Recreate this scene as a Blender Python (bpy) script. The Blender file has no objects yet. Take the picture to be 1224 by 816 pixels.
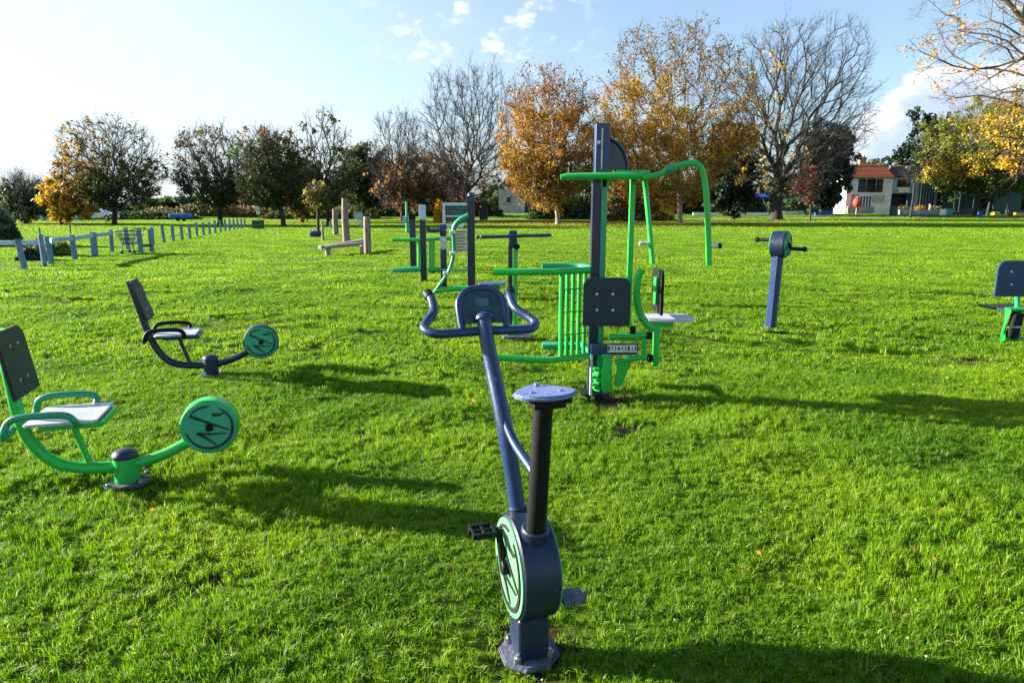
import bpy, bmesh, math, random
import numpy as np
from mathutils import Vector, Matrix
R = math.radians
scn = bpy.context.scene
COL = scn.collection
rnd = random.Random(7)

# ------------------------------------------------------------------ camera model
F, CX, CY, H = 800.0, 612.0, 408.0, 1.5
TH = math.atan(159.0 / F)
cT, sT = math.cos(TH), math.sin(TH)
def W(px, py, Y):
    a = (py - CY) / F
    s = (sT + a * cT) / (cT - a * sT)
    z = H - s * Y
    Zc = Y * cT + (H - z) * sT
    return Vector(((px - CX) / F * Zc, Y, z))
def G(px, py, z=0.0):
    a = (py - CY) / F
    s = (sT + a * cT) / (cT - a * sT)
    Y = (H - z) / s
    return W(px, py, Y)

# ------------------------------------------------------------------ materials
def new_mat(name):
    m = bpy.data.materials.new(name); m.use_nodes = True
    nt = m.node_tree
    b = nt.nodes['Principled BSDF']
    return m, nt, b
def N(nt, t, **kw):
    n = nt.nodes.new(t)
    for k, v in kw.items():
        if k in n.inputs: n.inputs[k].default_value = v
        else: setattr(n, k, v)
    return n
def noise_mix(nt, c1, c2, scale=5, lo=.35, hi=.65, detail=4, coord='Object', stretch=None):
    tc = N(nt, 'ShaderNodeTexCoord')
    src = tc.outputs[coord]
    if stretch:
        mp = N(nt, 'ShaderNodeMapping'); mp.inputs['Scale'].default_value = stretch
        nt.links.new(src, mp.inputs['Vector']); src = mp.outputs[0]
    n = N(nt, 'ShaderNodeTexNoise', Scale=scale, Detail=detail)
    nt.links.new(src, n.inputs['Vector'])
    mr = N(nt, 'ShaderNodeMapRange'); mr.inputs[1].default_value = lo; mr.inputs[2].default_value = hi
    nt.links.new(n.outputs['Fac'], mr.inputs[0])
    mx = N(nt, 'ShaderNodeMix', data_type='RGBA')
    mx.inputs[6].default_value = (*c1, 1); mx.inputs[7].default_value = (*c2, 1)
    nt.links.new(mr.outputs[0], mx.inputs[0])
    return mx.outputs[2], n, mr
def surf(name, c1, c2=None, rough=.5, scale=6, lo=.4, hi=.65, metal=0., bump=0., bscale=60, coat=0., detail=4, stretch=None):
    m, nt, b = new_mat(name)
    c2 = c2 or tuple(x * .75 for x in c1)
    col, n, mr = noise_mix(nt, c1, c2, scale, lo, hi, detail, stretch=stretch)
    nt.links.new(col, b.inputs['Base Color'])
    b.inputs['Roughness'].default_value = rough; b.inputs['Metallic'].default_value = metal
    b.inputs['Coat Weight'].default_value = coat; b.inputs['Coat Roughness'].default_value = .15
    r2 = N(nt, 'ShaderNodeMapRange'); r2.inputs[3].default_value = max(0.05, rough - .08); r2.inputs[4].default_value = min(1, rough + .15)
    nt.links.new(n.outputs['Fac'], r2.inputs[0]); nt.links.new(r2.outputs[0], b.inputs['Roughness'])
    if bump:
        tc = N(nt, 'ShaderNodeTexCoord')
        nn = N(nt, 'ShaderNodeTexNoise', Scale=bscale, Detail=3)
        nt.links.new(tc.outputs['Object'], nn.inputs['Vector'])
        bp = N(nt, 'ShaderNodeBump', Strength=bump, Distance=.01)
        nt.links.new(nn.outputs['Fac'], bp.inputs['Height']); nt.links.new(bp.outputs[0], b.inputs['Normal'])
    return m
def painted(name, c, dirt, rough=.35, chips=True):
    """powder-coated metal: paint, fine dirt film, sparse chips and orange-peel bump"""
    m, nt, b = new_mat(name)
    tc = N(nt, 'ShaderNodeTexCoord')
    col, n, mr = noise_mix(nt, c, tuple(x * .72 for x in c), 3.5, .4, .7, 6)
    n2 = N(nt, 'ShaderNodeTexNoise', Scale=38., Detail=5, Roughness=.65)
    nt.links.new(tc.outputs['Object'], n2.inputs['Vector'])
    m2 = N(nt, 'ShaderNodeMapRange'); m2.inputs[1].default_value = .53; m2.inputs[2].default_value = .72
    m2.inputs[4].default_value = .55
    nt.links.new(n2.outputs['Fac'], m2.inputs[0])
    mx = N(nt, 'ShaderNodeMix', data_type='RGBA'); mx.inputs[7].default_value = (*dirt, 1)
    nt.links.new(m2.outputs[0], mx.inputs[0]); nt.links.new(col, mx.inputs[6])
    last = mx.outputs[2]
    if chips:
        n3 = N(nt, 'ShaderNodeTexNoise', Scale=95., Detail=2)
        nt.links.new(tc.outputs['Object'], n3.inputs['Vector'])
        m3 = N(nt, 'ShaderNodeMapRange'); m3.inputs[1].default_value = .755; m3.inputs[2].default_value = .77
        nt.links.new(n3.outputs['Fac'], m3.inputs[0])
        mx3 = N(nt, 'ShaderNodeMix', data_type='RGBA'); mx3.inputs[7].default_value = (.32, .33, .34, 1)
        nt.links.new(m3.outputs[0], mx3.inputs[0]); nt.links.new(last, mx3.inputs[6]); last = mx3.outputs[2]
    nt.links.new(last, b.inputs['Base Color'])
    r2 = N(nt, 'ShaderNodeMapRange'); r2.inputs[3].default_value = rough - .05; r2.inputs[4].default_value = rough + .25
    nt.links.new(n2.outputs['Fac'], r2.inputs[0]); nt.links.new(r2.outputs[0], b.inputs['Roughness'])
    nb = N(nt, 'ShaderNodeTexNoise', Scale=220., Detail=2)
    nt.links.new(tc.outputs['Object'], nb.inputs['Vector'])
    bp = N(nt, 'ShaderNodeBump', Strength=.12, Distance=.003)
    nt.links.new(nb.outputs['Fac'], bp.inputs['Height']); nt.links.new(bp.outputs[0], b.inputs['Normal'])
    b.inputs['Coat Weight'].default_value = .12; b.inputs['Coat Roughness'].default_value = .15
    return m
M = {}
M['navy'] = painted('navy_paint', (.011, .033, .115), (.045, .05, .06), .26)
M['navydark'] = painted('dark_navy_paint', (.004, .013, .042), (.018, .022, .03), .34)
M['black'] = painted('black_paint', (.003, .0035, .005), (.009, .009, .010), .5, False)
M['black'].node_tree.nodes['Principled BSDF'].inputs['Coat Weight'].default_value = 0; M['black'].node_tree.nodes['Principled BSDF'].inputs['Specular IOR Level'].default_value = .25
M['green'] = painted('green_paint', (.012, .46, .06), (.10, .22, .08), .28)
M['teal'] = painted('emerald_paint', (.012, .30, .15), (.06, .16, .10), .3)
M['disc'] = painted('emerald_disc', (.03, .38, .21), (.08, .2, .13), .42)
M['discpale'] = painted('pale_green_disc', (.11, .34, .15), (.10, .2, .10), .42)
M['plate'] = surf('seat_plate', (.14, .20, .40), (.10, .14, .30), .34, 9, bump=.25, bscale=120)
M['platelight'] = surf('sky_sheen_seat_plate', (.52, .53, .62), (.40, .41, .50), .3, 9, bump=.2, bscale=120)  # sky reflection on the seats is painted into this pale base colour
M['panel'] = surf('console_panel', (.010, .030, .040), (.025, .055, .06), .2, 22)
M['steel'] = surf('bolt_steel', (.55, .56, .58), (.3, .3, .3), .3, 40, metal=.9)
M['base'] = surf('cast_base', (.10, .11, .17), (.05, .05, .07), .55, 18, bump=.5, bscale=70)
M['decal'] = surf('black_decal', (.01, .012, .015), None, .5)
M['dial'] = surf('dial_white', (.62, .64, .66), (.35, .37, .4), .45, 25)
M['soil'] = surf('dark_soil', (.035, .024, .015), (.08, .055, .03), .95, 12, bump=1, bscale=40)
M['wood'] = surf('weathered_wood', (.27, .20, .15), (.14, .10, .075), .85, 4, stretch=(8, 8, 1), bump=.6, bscale=30)
M['woodgrey'] = surf('grey_wood', (.30, .26, .24), (.14, .12, .12), .85, 4, stretch=(8, 8, 1), bump=.6, bscale=30)
M['fencepost'] = surf('fence_post_paint', (.14, .25, .40), (.09, .16, .27), .7, 7, bump=.4, bscale=25)
M['rail'] = surf('fence_rail_paint', (.36, .56, .66), (.22, .36, .46), .6, 7)
M['white'] = surf('white_render', (.84, .84, .83), (.70, .71, .72), .8, 1.3)
M['stone'] = surf('pale_stone', (.42, .39, .36), (.25, .23, .22), .9, 1.6, bump=.6, bscale=3)
M['roof'] = surf('red_roof_tiles', (.42, .12, .055), (.26, .07, .035), .85, 3, stretch=(1, 1, 6), bump=.6, bscale=6)
M['roofdark'] = surf('dark_roof_tiles', (.05, .045, .05), (.11, .08, .07), .85, 2)
M['glass'] = surf('dark_glass', (.012, .016, .02), None, .08)
M['bluecurtain'] = surf('pale_blue_panel', (.30, .42, .58), (.2, .3, .45), .7, 2)
M['blue'] = surf('blue_canvas', (.02, .12, .55), (.015, .08, .4), .6, 2)
M['red'] = surf('red_canvas', (.62, .05, .03), None, .6, 2)
M['orange'] = surf('orange_canvas', (.7, .25, .04), None, .7, 2)
M['yellow'] = surf('yellow_plastic', (.6, .45, .05), None, .5, 2)
M['greenbox'] = surf('green_plastic', (.05, .32, .24), None, .5, 2)
M['darkmetal'] = surf('dark_metal', (.02, .025, .025), None, .5, 5)
M['cream'] = surf('cream_board', (.55, .50, .36), (.42, .40, .28), .6, 12)
M['bluewhite'] = surf('pale_frame', (.55, .66, .78), (.4, .5, .62), .45, 8)
M['brick'] = surf('orange_brick', (.48, .24, .13), (.32, .15, .09), .9, 3)
M['path'] = surf('pale_path', (.34, .33, .34), (.24, .24, .25), .9, .6, bump=.3, bscale=8)
M['rubber'] = surf('rubber', (.01, .01, .01), None, .7)
M['carwhite'] = surf('white_car_paint', (.7, .74, .76), None, .25, coat=.5)
M['carblue'] = surf('blue_car_paint', (.04, .10, .30), None, .25, coat=.5)
M['carsilver'] = surf('silver_car_paint', (.35, .38, .42), None, .25, coat=.5)
M['cardark'] = surf('dark_car_paint', (.03, .035, .05), None, .25, coat=.5)
M['greenbin'] = surf('dark_green_metal', (.012, .06, .05), (.02, .08, .07), .5, 5)
M['bark'] = surf('bark', (.075, .058, .042), (.035, .027, .020), .9, 3, stretch=(3, 3, .6), bump=.8, bscale=6)
M['barkdark'] = surf('dark_bark', (.040, .034, .030), (.018, .015, .013), .9, 3, stretch=(3, 3, .6), bump=.8, bscale=6)
M['barkpale'] = surf('pale_bark', (.30, .25, .19), (.16, .13, .10), .9, 3, stretch=(3, 3, .6), bump=.8, bscale=6)
M['twig'] = surf('twig_bark', (.050, .034, .026), (.028, .020, .017), .85, .5)
M['twiggrey'] = surf('grey_twig_bark', (.045, .040, .040), (.024, .021, .022), .85, .5)
M['twiggold'] = surf('golden_twig_bark', (.13, .075, .032), (.06, .04, .022), .85, .5)

def leaf_mat(name, c1, c2, c3, trans=.35, nscale=.35, rough=.6, straw=False):
    m = bpy.data.materials.new(name); m.use_nodes = True
    nt = m.node_tree; nt.nodes.clear()
    out = N(nt, 'ShaderNodeOutputMaterial')
    geo = N(nt, 'ShaderNodeNewGeometry')
    ramp = N(nt, 'ShaderNodeValToRGB')
    cr = ramp.color_ramp
    cr.elements[0].color = (*c1, 1); cr.elements[0].position = 0
    cr.elements[1].color = (*c3, 1); cr.elements[1].position = 1
    e = cr.elements.new(.5); e.color = (*c2, 1)
    nz = N(nt, 'ShaderNodeTexNoise', Scale=nscale, Detail=3)
    nt.links.new(geo.outputs['Position'], nz.inputs['Vector'])
    mr = N(nt, 'ShaderNodeMapRange'); mr.inputs[1].default_value = .3; mr.inputs[2].default_value = .7
    nt.links.new(nz.outputs['Fac'], mr.inputs[0])
    ad = N(nt, 'ShaderNodeMix', data_type='FLOAT'); ad.inputs[0].default_value = .5
    nt.links.new(geo.outputs['Random Per Island'], ad.inputs[2]); nt.links.new(mr.outputs[0], ad.inputs[3])
    nt.links.new(ad.outputs[0], ramp.inputs[0])
    colr = ramp.outputs[0]
    if straw:
        big = N(nt, 'ShaderNodeTexNoise', Scale=.55, Detail=5, Roughness=.6); nt.links.new(geo.outputs['Position'], big.inputs['Vector'])
        bm_ = N(nt, 'ShaderNodeMapRange'); bm_.inputs[1].default_value = .42; bm_.inputs[2].default_value = .68; bm_.inputs[4].default_value = .5
        nt.links.new(big.outputs['Fac'], bm_.inputs[0])
        mxa = N(nt, 'ShaderNodeMix', data_type='RGBA'); mxa.inputs[7].default_value = (.062, .180, .004, 1)
        nt.links.new(bm_.outputs[0], mxa.inputs[0]); nt.links.new(colr, mxa.inputs[6])
        gt = N(nt, 'ShaderNodeMath', operation='GREATER_THAN'); gt.inputs[1].default_value = .972; nt.links.new(geo.outputs['Random Per Island'], gt.inputs[0])
        mxb = N(nt, 'ShaderNodeMix', data_type='RGBA'); mxb.inputs[7].default_value = (.46, .40, .16, 1)
        nt.links.new(gt.outputs[0], mxb.inputs[0]); nt.links.new(mxa.outputs[2], mxb.inputs[6]); colr = mxb.outputs[2]
    p = N(nt, 'ShaderNodeBsdfPrincipled'); p.inputs['Roughness'].default_value = rough
    p.inputs['Specular IOR Level'].default_value = .3
    t = N(nt, 'ShaderNodeBsdfTranslucent')
    mx = N(nt, 'ShaderNodeMixShader'); mx.inputs[0].default_value = trans
    nt.links.new(colr, p.inputs['Base Color']); nt.links.new(colr, t.inputs['Color'])
    nt.links.new(p.outputs[0], mx.inputs[1]); nt.links.new(t.outputs[0], mx.inputs[2])
    nt.links.new(mx.outputs[0], out.inputs['Surface'])
    return m
M['lf_gold'] = leaf_mat('golden_leaves', (.24, .11, .012), (.50, .27, .02), (.66, .45, .05))
M['lf_orange'] = leaf_mat('orange_leaves', (.20, .07, .01), (.42, .17, .015), (.58, .30, .03))
M['lf_brown'] = leaf_mat('brown_leaves', (.12, .07, .03), (.24, .13, .05), (.36, .22, .09))
M['lf_olive'] = leaf_mat('olive_leaves', (.045, .06, .014), (.11, .12, .026), (.22, .20, .045))
M['lf_green'] = leaf_mat('dark_green_leaves', (.024, .055, .018), (.06, .10, .026), (.11, .15, .038))
M['lf_ever'] = leaf_mat('evergreen_needles', (.006, .017, .010), (.014, .032, .015), (.028, .05, .02), trans=.12)
M['lf_yg'] = leaf_mat('yellow_green_leaves', (.07, .10, .012), (.18, .20, .02), (.36, .34, .03))
M['lf_grey'] = leaf_mat('grey_green_leaves', (.10, .12, .07), (.16, .19, .11), (.24, .26, .16))
M['lf_yellow'] = leaf_mat('yellow_leaves', (.38, .24, .012), (.56, .36, .02), (.66, .48, .04))
M['lf_red'] = leaf_mat('maroon_leaves', (.06, .01, .012), (.12, .015, .02), (.2, .03, .03))
M['blade'] = leaf_mat('grass_blades', (.034, .118, .002), (.155, .315, .004), (.41, .52, .010), trans=.5, nscale=.9, rough=.52, straw=True)

# ------------------------------------------------------------------ object helpers
def tag(o, label, cat, group=None, kind=None):
    if label: o['label'] = label
    if cat: o['category'] = cat
    if group: o['group'] = group
    if kind: o['kind'] = kind
    return o
def thing(name, label, cat, loc=(0, 0, 0), group=None):
    o = bpy.data.objects.new(name, None); COL.objects.link(o); o.empty_display_size = .2
    o.location = loc; tag(o, label, cat, group); return o
def root_loc(p):
    l = Vector((0, 0, 0))
    while p is not None:
        l += Vector(p.location); p = p.parent
    return l
class MB:
    """collects shapes (world coordinates) for ONE mesh object"""
    def __init__(s): s.bm = bmesh.new(); s.mi = 0
    def _f(s, vs):
        try:
            f = s.bm.faces.new(vs); f.material_index = s.mi; return f
        except ValueError: return None
    def box(s, c, size, rot=None, bevel=0.0, seg=2):
        t = bmesh.new(); bmesh.ops.create_cube(t, size=1)
        bmesh.ops.scale(t, vec=size, verts=t.verts)
        if bevel: bmesh.ops.bevel(t, geom=t.edges[:] , offset=bevel, segments=seg, affect='EDGES', profile=.7)
        mt = Matrix.Translation(c) @ (rot.to_4x4() if rot is not None else Matrix())
        bmesh.ops.transform(t, matrix=mt, verts=t.verts)
        s._merge(t); return s
    def _merge(s, t):
        mp = {v: s.bm.verts.new(v.co) for v in t.verts}
        for f in t.faces: s._f([mp[v] for v in f.verts])
        t.free()
    def prism(s, poly, thick, mat, bevel=0.0):
        """poly in local xy, extruded along local z by thick (centred)"""
        t = bmesh.new()
        vs = [t.verts.new((x, y, -thick / 2)) for x, y in poly]
        f = t.faces.new(vs)
        r = bmesh.ops.extrude_face_region(t, geom=[f])
        bmesh.ops.translate(t, vec=(0, 0, thick), verts=[v for v in r['geom'] if isinstance(v, bmesh.types.BMVert)])
        bmesh.ops.recalc_face_normals(t, faces=t.faces)
        if bevel:
            ed = [e for e in t.edges if abs(e.verts[0].co.z - e.verts[1].co.z) < 1e-6]
            bmesh.ops.bevel(t, geom=ed, offset=bevel, segments=2, affect='EDGES')
        bmesh.ops.transform(t, matrix=mat, verts=t.verts)
        s._merge(t); return s
    def tube(s, pts, r, n=14, closed=False, flat=1.0, up=None, smooth=0, ends=True):
        P = [Vector(p) for p in pts]
        rs = r if isinstance(r, (list, tuple)) else [r] * len(P)
        if smooth:
            Q, RR = [], []
            m = len(P)
            for i in range(m if closed else m - 1):
                p0 = P[(i - 1) % m] if (closed or i > 0) else P[0]
                p1 = P[i]; p2 = P[(i + 1) % m]
                p3 = P[(i + 2) % m] if (closed or i < m - 2) else P[-1]
                for k in range(smooth):
                    t = k / smooth
                    Q.append(.5 * ((2 * p1) + (p2 - p0) * t + (2 * p0 - 5 * p1 + 4 * p2 - p3) * t * t + (3 * p1 - p0 - 3 * p2 + p3) * t ** 3))
                    RR.append(rs[i] * (1 - t) + rs[(i + 1) % m] * t)
            if not closed: Q.append(P[-1]); RR.append(rs[-1])
            P, rs = Q, RR
        m = len(P); rings = []; nrm = None
        for i in range(m):
            a = P[(i - 1) % m] if (closed or i > 0) else P[i]
            b = P[(i + 1) % m] if (closed or i < m - 1) else P[i]
            t = (b - a).normalized()
            if nrm is None:
                nrm = Vector(up) if up is not None else (Vector((0, 0, 1)) if abs(t.z) < .9 else Vector((0, 1, 0)))
            nrm = (nrm - t * nrm.dot(t)).normalized()
            bn = t.cross(nrm)
            rings.append([s.bm.verts.new(P[i] + (nrm * math.cos(2 * math.pi * k / n) * flat + bn * math.sin(2 * math.pi * k / n)) * rs[i]) for k in range(n)])
        for i in range(m if closed else m - 1):
            A, B = rings[i], rings[(i + 1) % m]
            for k in range(n): s._f([A[k], A[(k + 1) % n], B[(k + 1) % n], B[k]])
        if ends and not closed:
            s._f(rings[0][::-1]); s._f(rings[-1])
        return s
    def cyl(s, p0, p1, r, n=24, r2=None, bevel=0.0):
        p0, p1 = Vector(p0), Vector(p1)
        r2 = r if r2 is None else r2
        if bevel:
            d = (p1 - p0).normalized() * bevel
            return s.tube([p0, p0 + d * .001, p0 + d, p1 - d, p1 - d * .001, p1], [r - bevel, r - bevel * .99, r, r2, r2 - bevel * .99, r2 - bevel], n)
        return s.tube([p0, p1], [r, r2], n)
    def dome(s, c, r, n=16, axis=(0, 0, 1), k=.9):
        ax = Vector(axis).normalized(); c = Vector(c)
        return s.tube([c + ax * (r * k * math.sin(a)) for a in np.linspace(0, 1.5, 6)], [r * math.cos(a) for a in np.linspace(0, 1.5, 6)], n)
    def build(s, name, mat, parent=None, smooth=True, ang=35):
        me = bpy.data.meshes.new(name)
        bmesh.ops.recalc_face_normals(s.bm, faces=s.bm.faces)
        off = root_loc(parent) if parent is not None else Vector((0, 0, 0))
        if parent is not None: bmesh.ops.translate(s.bm, vec=-off, verts=s.bm.verts)
        s.bm.to_mesh(me); s.bm.free()
        for m_ in (mat if isinstance(mat, (list, tuple)) else [mat]): me.materials.append(m_)
        if smooth:
            me.shade_smooth()
            try: me.set_sharp_from_angle(angle=R(ang))
            except Exception: pass
        o = bpy.data.objects.new(name, me); COL.objects.link(o); o.parent = parent
        return o
def rot_z(a): return Matrix.Rotation(a, 3, 'Z')
def bolt_set(ps, mat, parent, name='bolt'):
    for a, b, rad in ps: MB().cyl(a, b, rad, 10, bevel=rad * .2).build(name, mat, parent)
def rounded(w, h, r, corners=(1, 1, 1, 1), n=6):
    """rounded rectangle centred; corners order TR TL BL BR"""
    out = []
    for (sx, sy, a0), c in zip([(1, 1, 0), (-1, 1, 90), (-1, -1, 180), (1, -1, 270)], corners):
        if c:
            cx, cy = sx * (w / 2 - r), sy * (h / 2 - r)
            for k in range(n + 1):
                a = R(a0 + 90 * k / n); out.append((cx + r * math.cos(a), cy + r * math.sin(a)))
        else: out.append((sx * w / 2, sy * h / 2))
    return out
def frame(o, x, y, z):
    m = Matrix.Identity(4)
    for i, v in enumerate((Vector(x).normalized(), Vector(y).normalized(), Vector(z).normalized())):
        m[0][i], m[1][i], m[2][i] = v
    m[0][3], m[1][3], m[2][3] = o
    return m

def fast_mesh(name, V, Fq, mats, mi=None, parent=None, k=4, smooth=False):
    """V (n,3) world coords, Fq (m,k) faces"""
    me = bpy.data.meshes.new(name)
    off = np.array(root_loc(parent)) if parent is not None else 0
    V = (V - off).astype(np.float32)
    me.vertices.add(len(V)); me.vertices.foreach_set('co', V.ravel())
    nf = len(Fq)
    me.loops.add(nf * k); me.loops.foreach_set('vertex_index', np.ascontiguousarray(Fq, dtype=np.int32).ravel())
    me.polygons.add(nf); me.polygons.foreach_set('loop_start', (np.arange(nf) * k).astype(np.int32))
    for m_ in mats: me.materials.append(m_)
    if mi is not None: me.polygons.foreach_set('material_index', np.asarray(mi, dtype=np.int32))
    if smooth: me.polygons.foreach_set('use_smooth', np.ones(nf, dtype=bool))
    me.update(calc_edges=True)
    o = bpy.data.objects.new(name, me); COL.objects.link(o); o.parent = parent
    return o

# ------------------------------------------------------------------ terrain
PATCH = []   # bare earth spots (x, y, radius)
def ground_z(x, y):
    x = np.asarray(x, dtype=float); y = np.asarray(y, dtype=float)
    z = (.016 * np.sin(x * 1.9 + .6 * np.sin(y * 1.3)) * np.cos(y * 1.55 + .5 * np.sin(x * .9))
         + .011 * np.sin(x * 4.3 + y * 1.7 + 1.3) * np.sin(y * 3.7 - x * .8)
         + .032 * np.sin(x * 5.1 + 2.1 * np.sin(y * 2.3)) * np.sin(y * 5.9 + 1.7 * np.sin(x * 3.1)) * (.45 + .55 * np.sin(x * .9 + 1.7) * np.cos(y * 1.1)) * np.clip((16 - y) / 4, 0, 1)
         + .03 * np.sin(x * .31 + 1.1) * np.cos(y * .27 + .4))
    fade = np.clip((y - 60) / 30, 0, 1)
    z = z * (1 - fade)
    z = z + np.clip((y - 98) / 14, 0, 1) ** 1.0 * .6
    for (px_, py_, r_) in PATCH:
        d2 = ((x - px_) ** 2 + (y - py_) ** 2) / (r_ * r_)
        z = z - .02 * np.exp(-d2)
    return z
def gz(x, y): return float(ground_z(x, y))

p_bike = G(632, 783); p_green = G(153, 574); p_dark = G(253, 446); p_gym = G(716, 472)
p_armb = G(921, 393)
for p, r in ((p_green + Vector((.05, -.05, 0)), .26), (p_dark, .2), (p_gym + Vector((.12, 0, 0)), .36), (G(742, 516), .20), (G(830, 447), .22),
             (G(1160, 430), .18), (G(1190, 478), .16), (G(840, 582), .13), (G(615, 404), .3), (p_bike + Vector((.02, .03, 0)), .19), (p_armb, .2), (G(430, 520), .10), (G(960, 640), .10), (G(250, 700), .08)):
    PATCH.append((p.x, p.y, r))

# ground sheet : fine near the camera, coarse far away
def axis(lims):
    out = []
    for a, b, st in lims: out += list(np.arange(a, b, st))
    out.append(lims[-1][1]); return np.array(out)
gx = axis([(-900, -200, 100), (-200, -40, 10), (-40, -12, 1), (-12, 12, .12), (12, 40, 1), (40, 200, 10), (200, 900, 100)])
gy = axis([(-60, -4, 8), (-4, 14, .12), (14, 40, .5), (40, 130, 2), (130, 300, 17), (300, 1500, 150)])
XX, YY = np.meshgrid(gx, gy)
ZZ = ground_z(XX, YY)
V = np.stack([XX.ravel(), YY.ravel(), ZZ.ravel()], 1)
nx, ny = len(gx), len(gy)
ii = np.arange(nx - 1)[None, :] + nx * np.arange(ny - 1)[:, None]
Fq = np.stack([ii, ii + 1, ii + 1 + nx, ii + nx], -1).reshape(-1, 4)

m, nt, b = new_mat('lawn_ground')
tc = N(nt, 'ShaderNodeNewGeometry')
c1, n1, _ = noise_mix(nt, (.080, .145, .006), (.13, .20, .010), .45, .35, .65, 6)
n2 = N(nt, 'ShaderNodeTexNoise', Scale=9., Detail=6, Roughness=.7)
nt.links.new(tc.outputs['Position'], n2.inputs['Vector'])
mr = N(nt, 'ShaderNodeMapRange'); mr.inputs[1].default_value = .35; mr.inputs[2].default_value = .7
nt.links.new(n2.outputs['Fac'], mr.inputs[0])
mx = N(nt, 'ShaderNodeMix', data_type='RGBA'); mx.inputs[7].default_value = (.022, .036, .006, 1)
nt.links.new(mr.outputs[0], mx.inputs[0]); nt.links.new(c1, mx.inputs[6])
last = mx.outputs[2]
for (px_, py_, r_) in PATCH:                      # trodden bare earth round the machines
    vs = N(nt, 'ShaderNodeVectorMath', operation='DISTANCE'); vs.inputs[1].default_value = (px_, py_, 0)
    mp = N(nt, 'ShaderNodeVectorMath', operation='MULTIPLY'); mp.inputs[1].default_value = (1, 1, 0)
    nt.links.new(tc.outputs['Position'], mp.inputs[0]); nt.links.new(mp.outputs[0], vs.inputs[0])
    ad = N(nt, 'ShaderNodeMath', operation='MULTIPLY_ADD'); ad.inputs[1].default_value = r_ * 1.6; ad.inputs[2].default_value = -r_ * .8
    nt.links.new(n2.outputs['Fac'], ad.inputs[0])
    sm = N(nt, 'ShaderNodeMath', operation='ADD'); nt.links.new(vs.outputs['Value'], sm.inputs[0]); nt.links.new(ad.outputs[0], sm.inputs[1])
    r1 = N(nt, 'ShaderNodeMapRange'); r1.inputs[1].default_value = r_ * 1.05; r1.inputs[2].default_value = r_ * .75
    nt.links.new(sm.outputs[0], r1.inputs[0])
    mm = N(nt, 'ShaderNodeMix', data_type='RGBA'); mm.inputs[7].default_value = (.030, .021, .012, 1)
    nt.links.new(r1.outputs[0], mm.inputs[0]); nt.links.new(last, mm.inputs[6]); last = mm.outputs[2]
nt.links.new(last, b.inputs['Base Color']); b.inputs['Roughness'].default_value = .95
b.inputs['Specular IOR Level'].default_value = .1
bp = N(nt, 'ShaderNodeBump', Strength=.6, Distance=.02)
nt.links.new(n2.outputs['Fac'], bp.inputs['Height']); nt.links.new(bp.outputs[0], b.inputs['Normal'])
g = fast_mesh('ground', V, Fq, [m], smooth=True); g['kind'] = 'structure'

# ------------------------------------------------------------------ grass (stuff)
nrg = np.random.default_rng(11)
def grass_patch(name, radius, n, wid, hgt, lean, tf=.055):
    nc = max(12, int(n * tf)); rc = radius * 1.2 * nrg.random(nc) ** .62; ac = nrg.random(nc) * 2 * np.pi
    cx_, cy_ = rc * np.cos(ac), rc * np.sin(ac); ch_ = .55 + .8 * nrg.random(nc) ** 1.5; ci_ = nrg.integers(0, nc, n)
    sg = wid * 2.6
    bx, by = cx_[ci_] + nrg.normal(size=n) * sg, cy_[ci_] + nrg.normal(size=n) * sg
    th = nrg.random(n) * 2 * np.pi
    
    h = hgt * (.45 + .75 * nrg.random(n) ** 1.3) * ch_[ci_]
    w = wid * (.6 + .6 * nrg.random(n))
    ld = nrg.random(n) * 2 * np.pi
    ll = lean * h * (.2 + 1.1 * nrg.random(n))
    dx, dy = np.cos(ld) * ll, np.sin(ld) * ll
    wx, wy = np.cos(th) * w / 2, np.sin(th) * w / 2
    V = np.zeros((n, 5, 3))
    V[:, 0] = np.stack([bx - wx, by - wy, -.01 + 0 * h], 1)
    V[:, 1] = np.stack([bx + wx, by + wy, -.01 + 0 * h], 1)
    V[:, 2] = np.stack([bx + wx * .85 + dx * .32, by + wy * .85 + dy * .32, h * .6], 1)
    V[:, 3] = np.stack([bx - wx * .85 + dx * .32, by - wy * .85 + dy * .32, h * .6], 1)
    V[:, 4] = np.stack([bx + dx, by + dy, h * (1 - .25 * lean * nrg.random(n))], 1)
    base = np.arange(n)[:, None] * 5
    T = np.concatenate([base + [0, 1, 2], base + [0, 2, 3], base + [3, 2, 4]], 0)
    me = bpy.data.meshes.new(name)
    me.vertices.add(n * 5); me.vertices.foreach_set('co', V.astype(np.float32).ravel())
    me.loops.add(len(T) * 3); me.loops.foreach_set('vertex_index', T.astype(np.int32).ravel())
    me.polygons.add(len(T)); me.polygons.foreach_set('loop_start', (np.arange(len(T)) * 3).astype(np.int32))
    me.materials.append(M['blade']); me.update(calc_edges=True)
    return bpy.data.objects.new(name, me)
gc = bpy.data.collections.new('grass_tufts')
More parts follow.
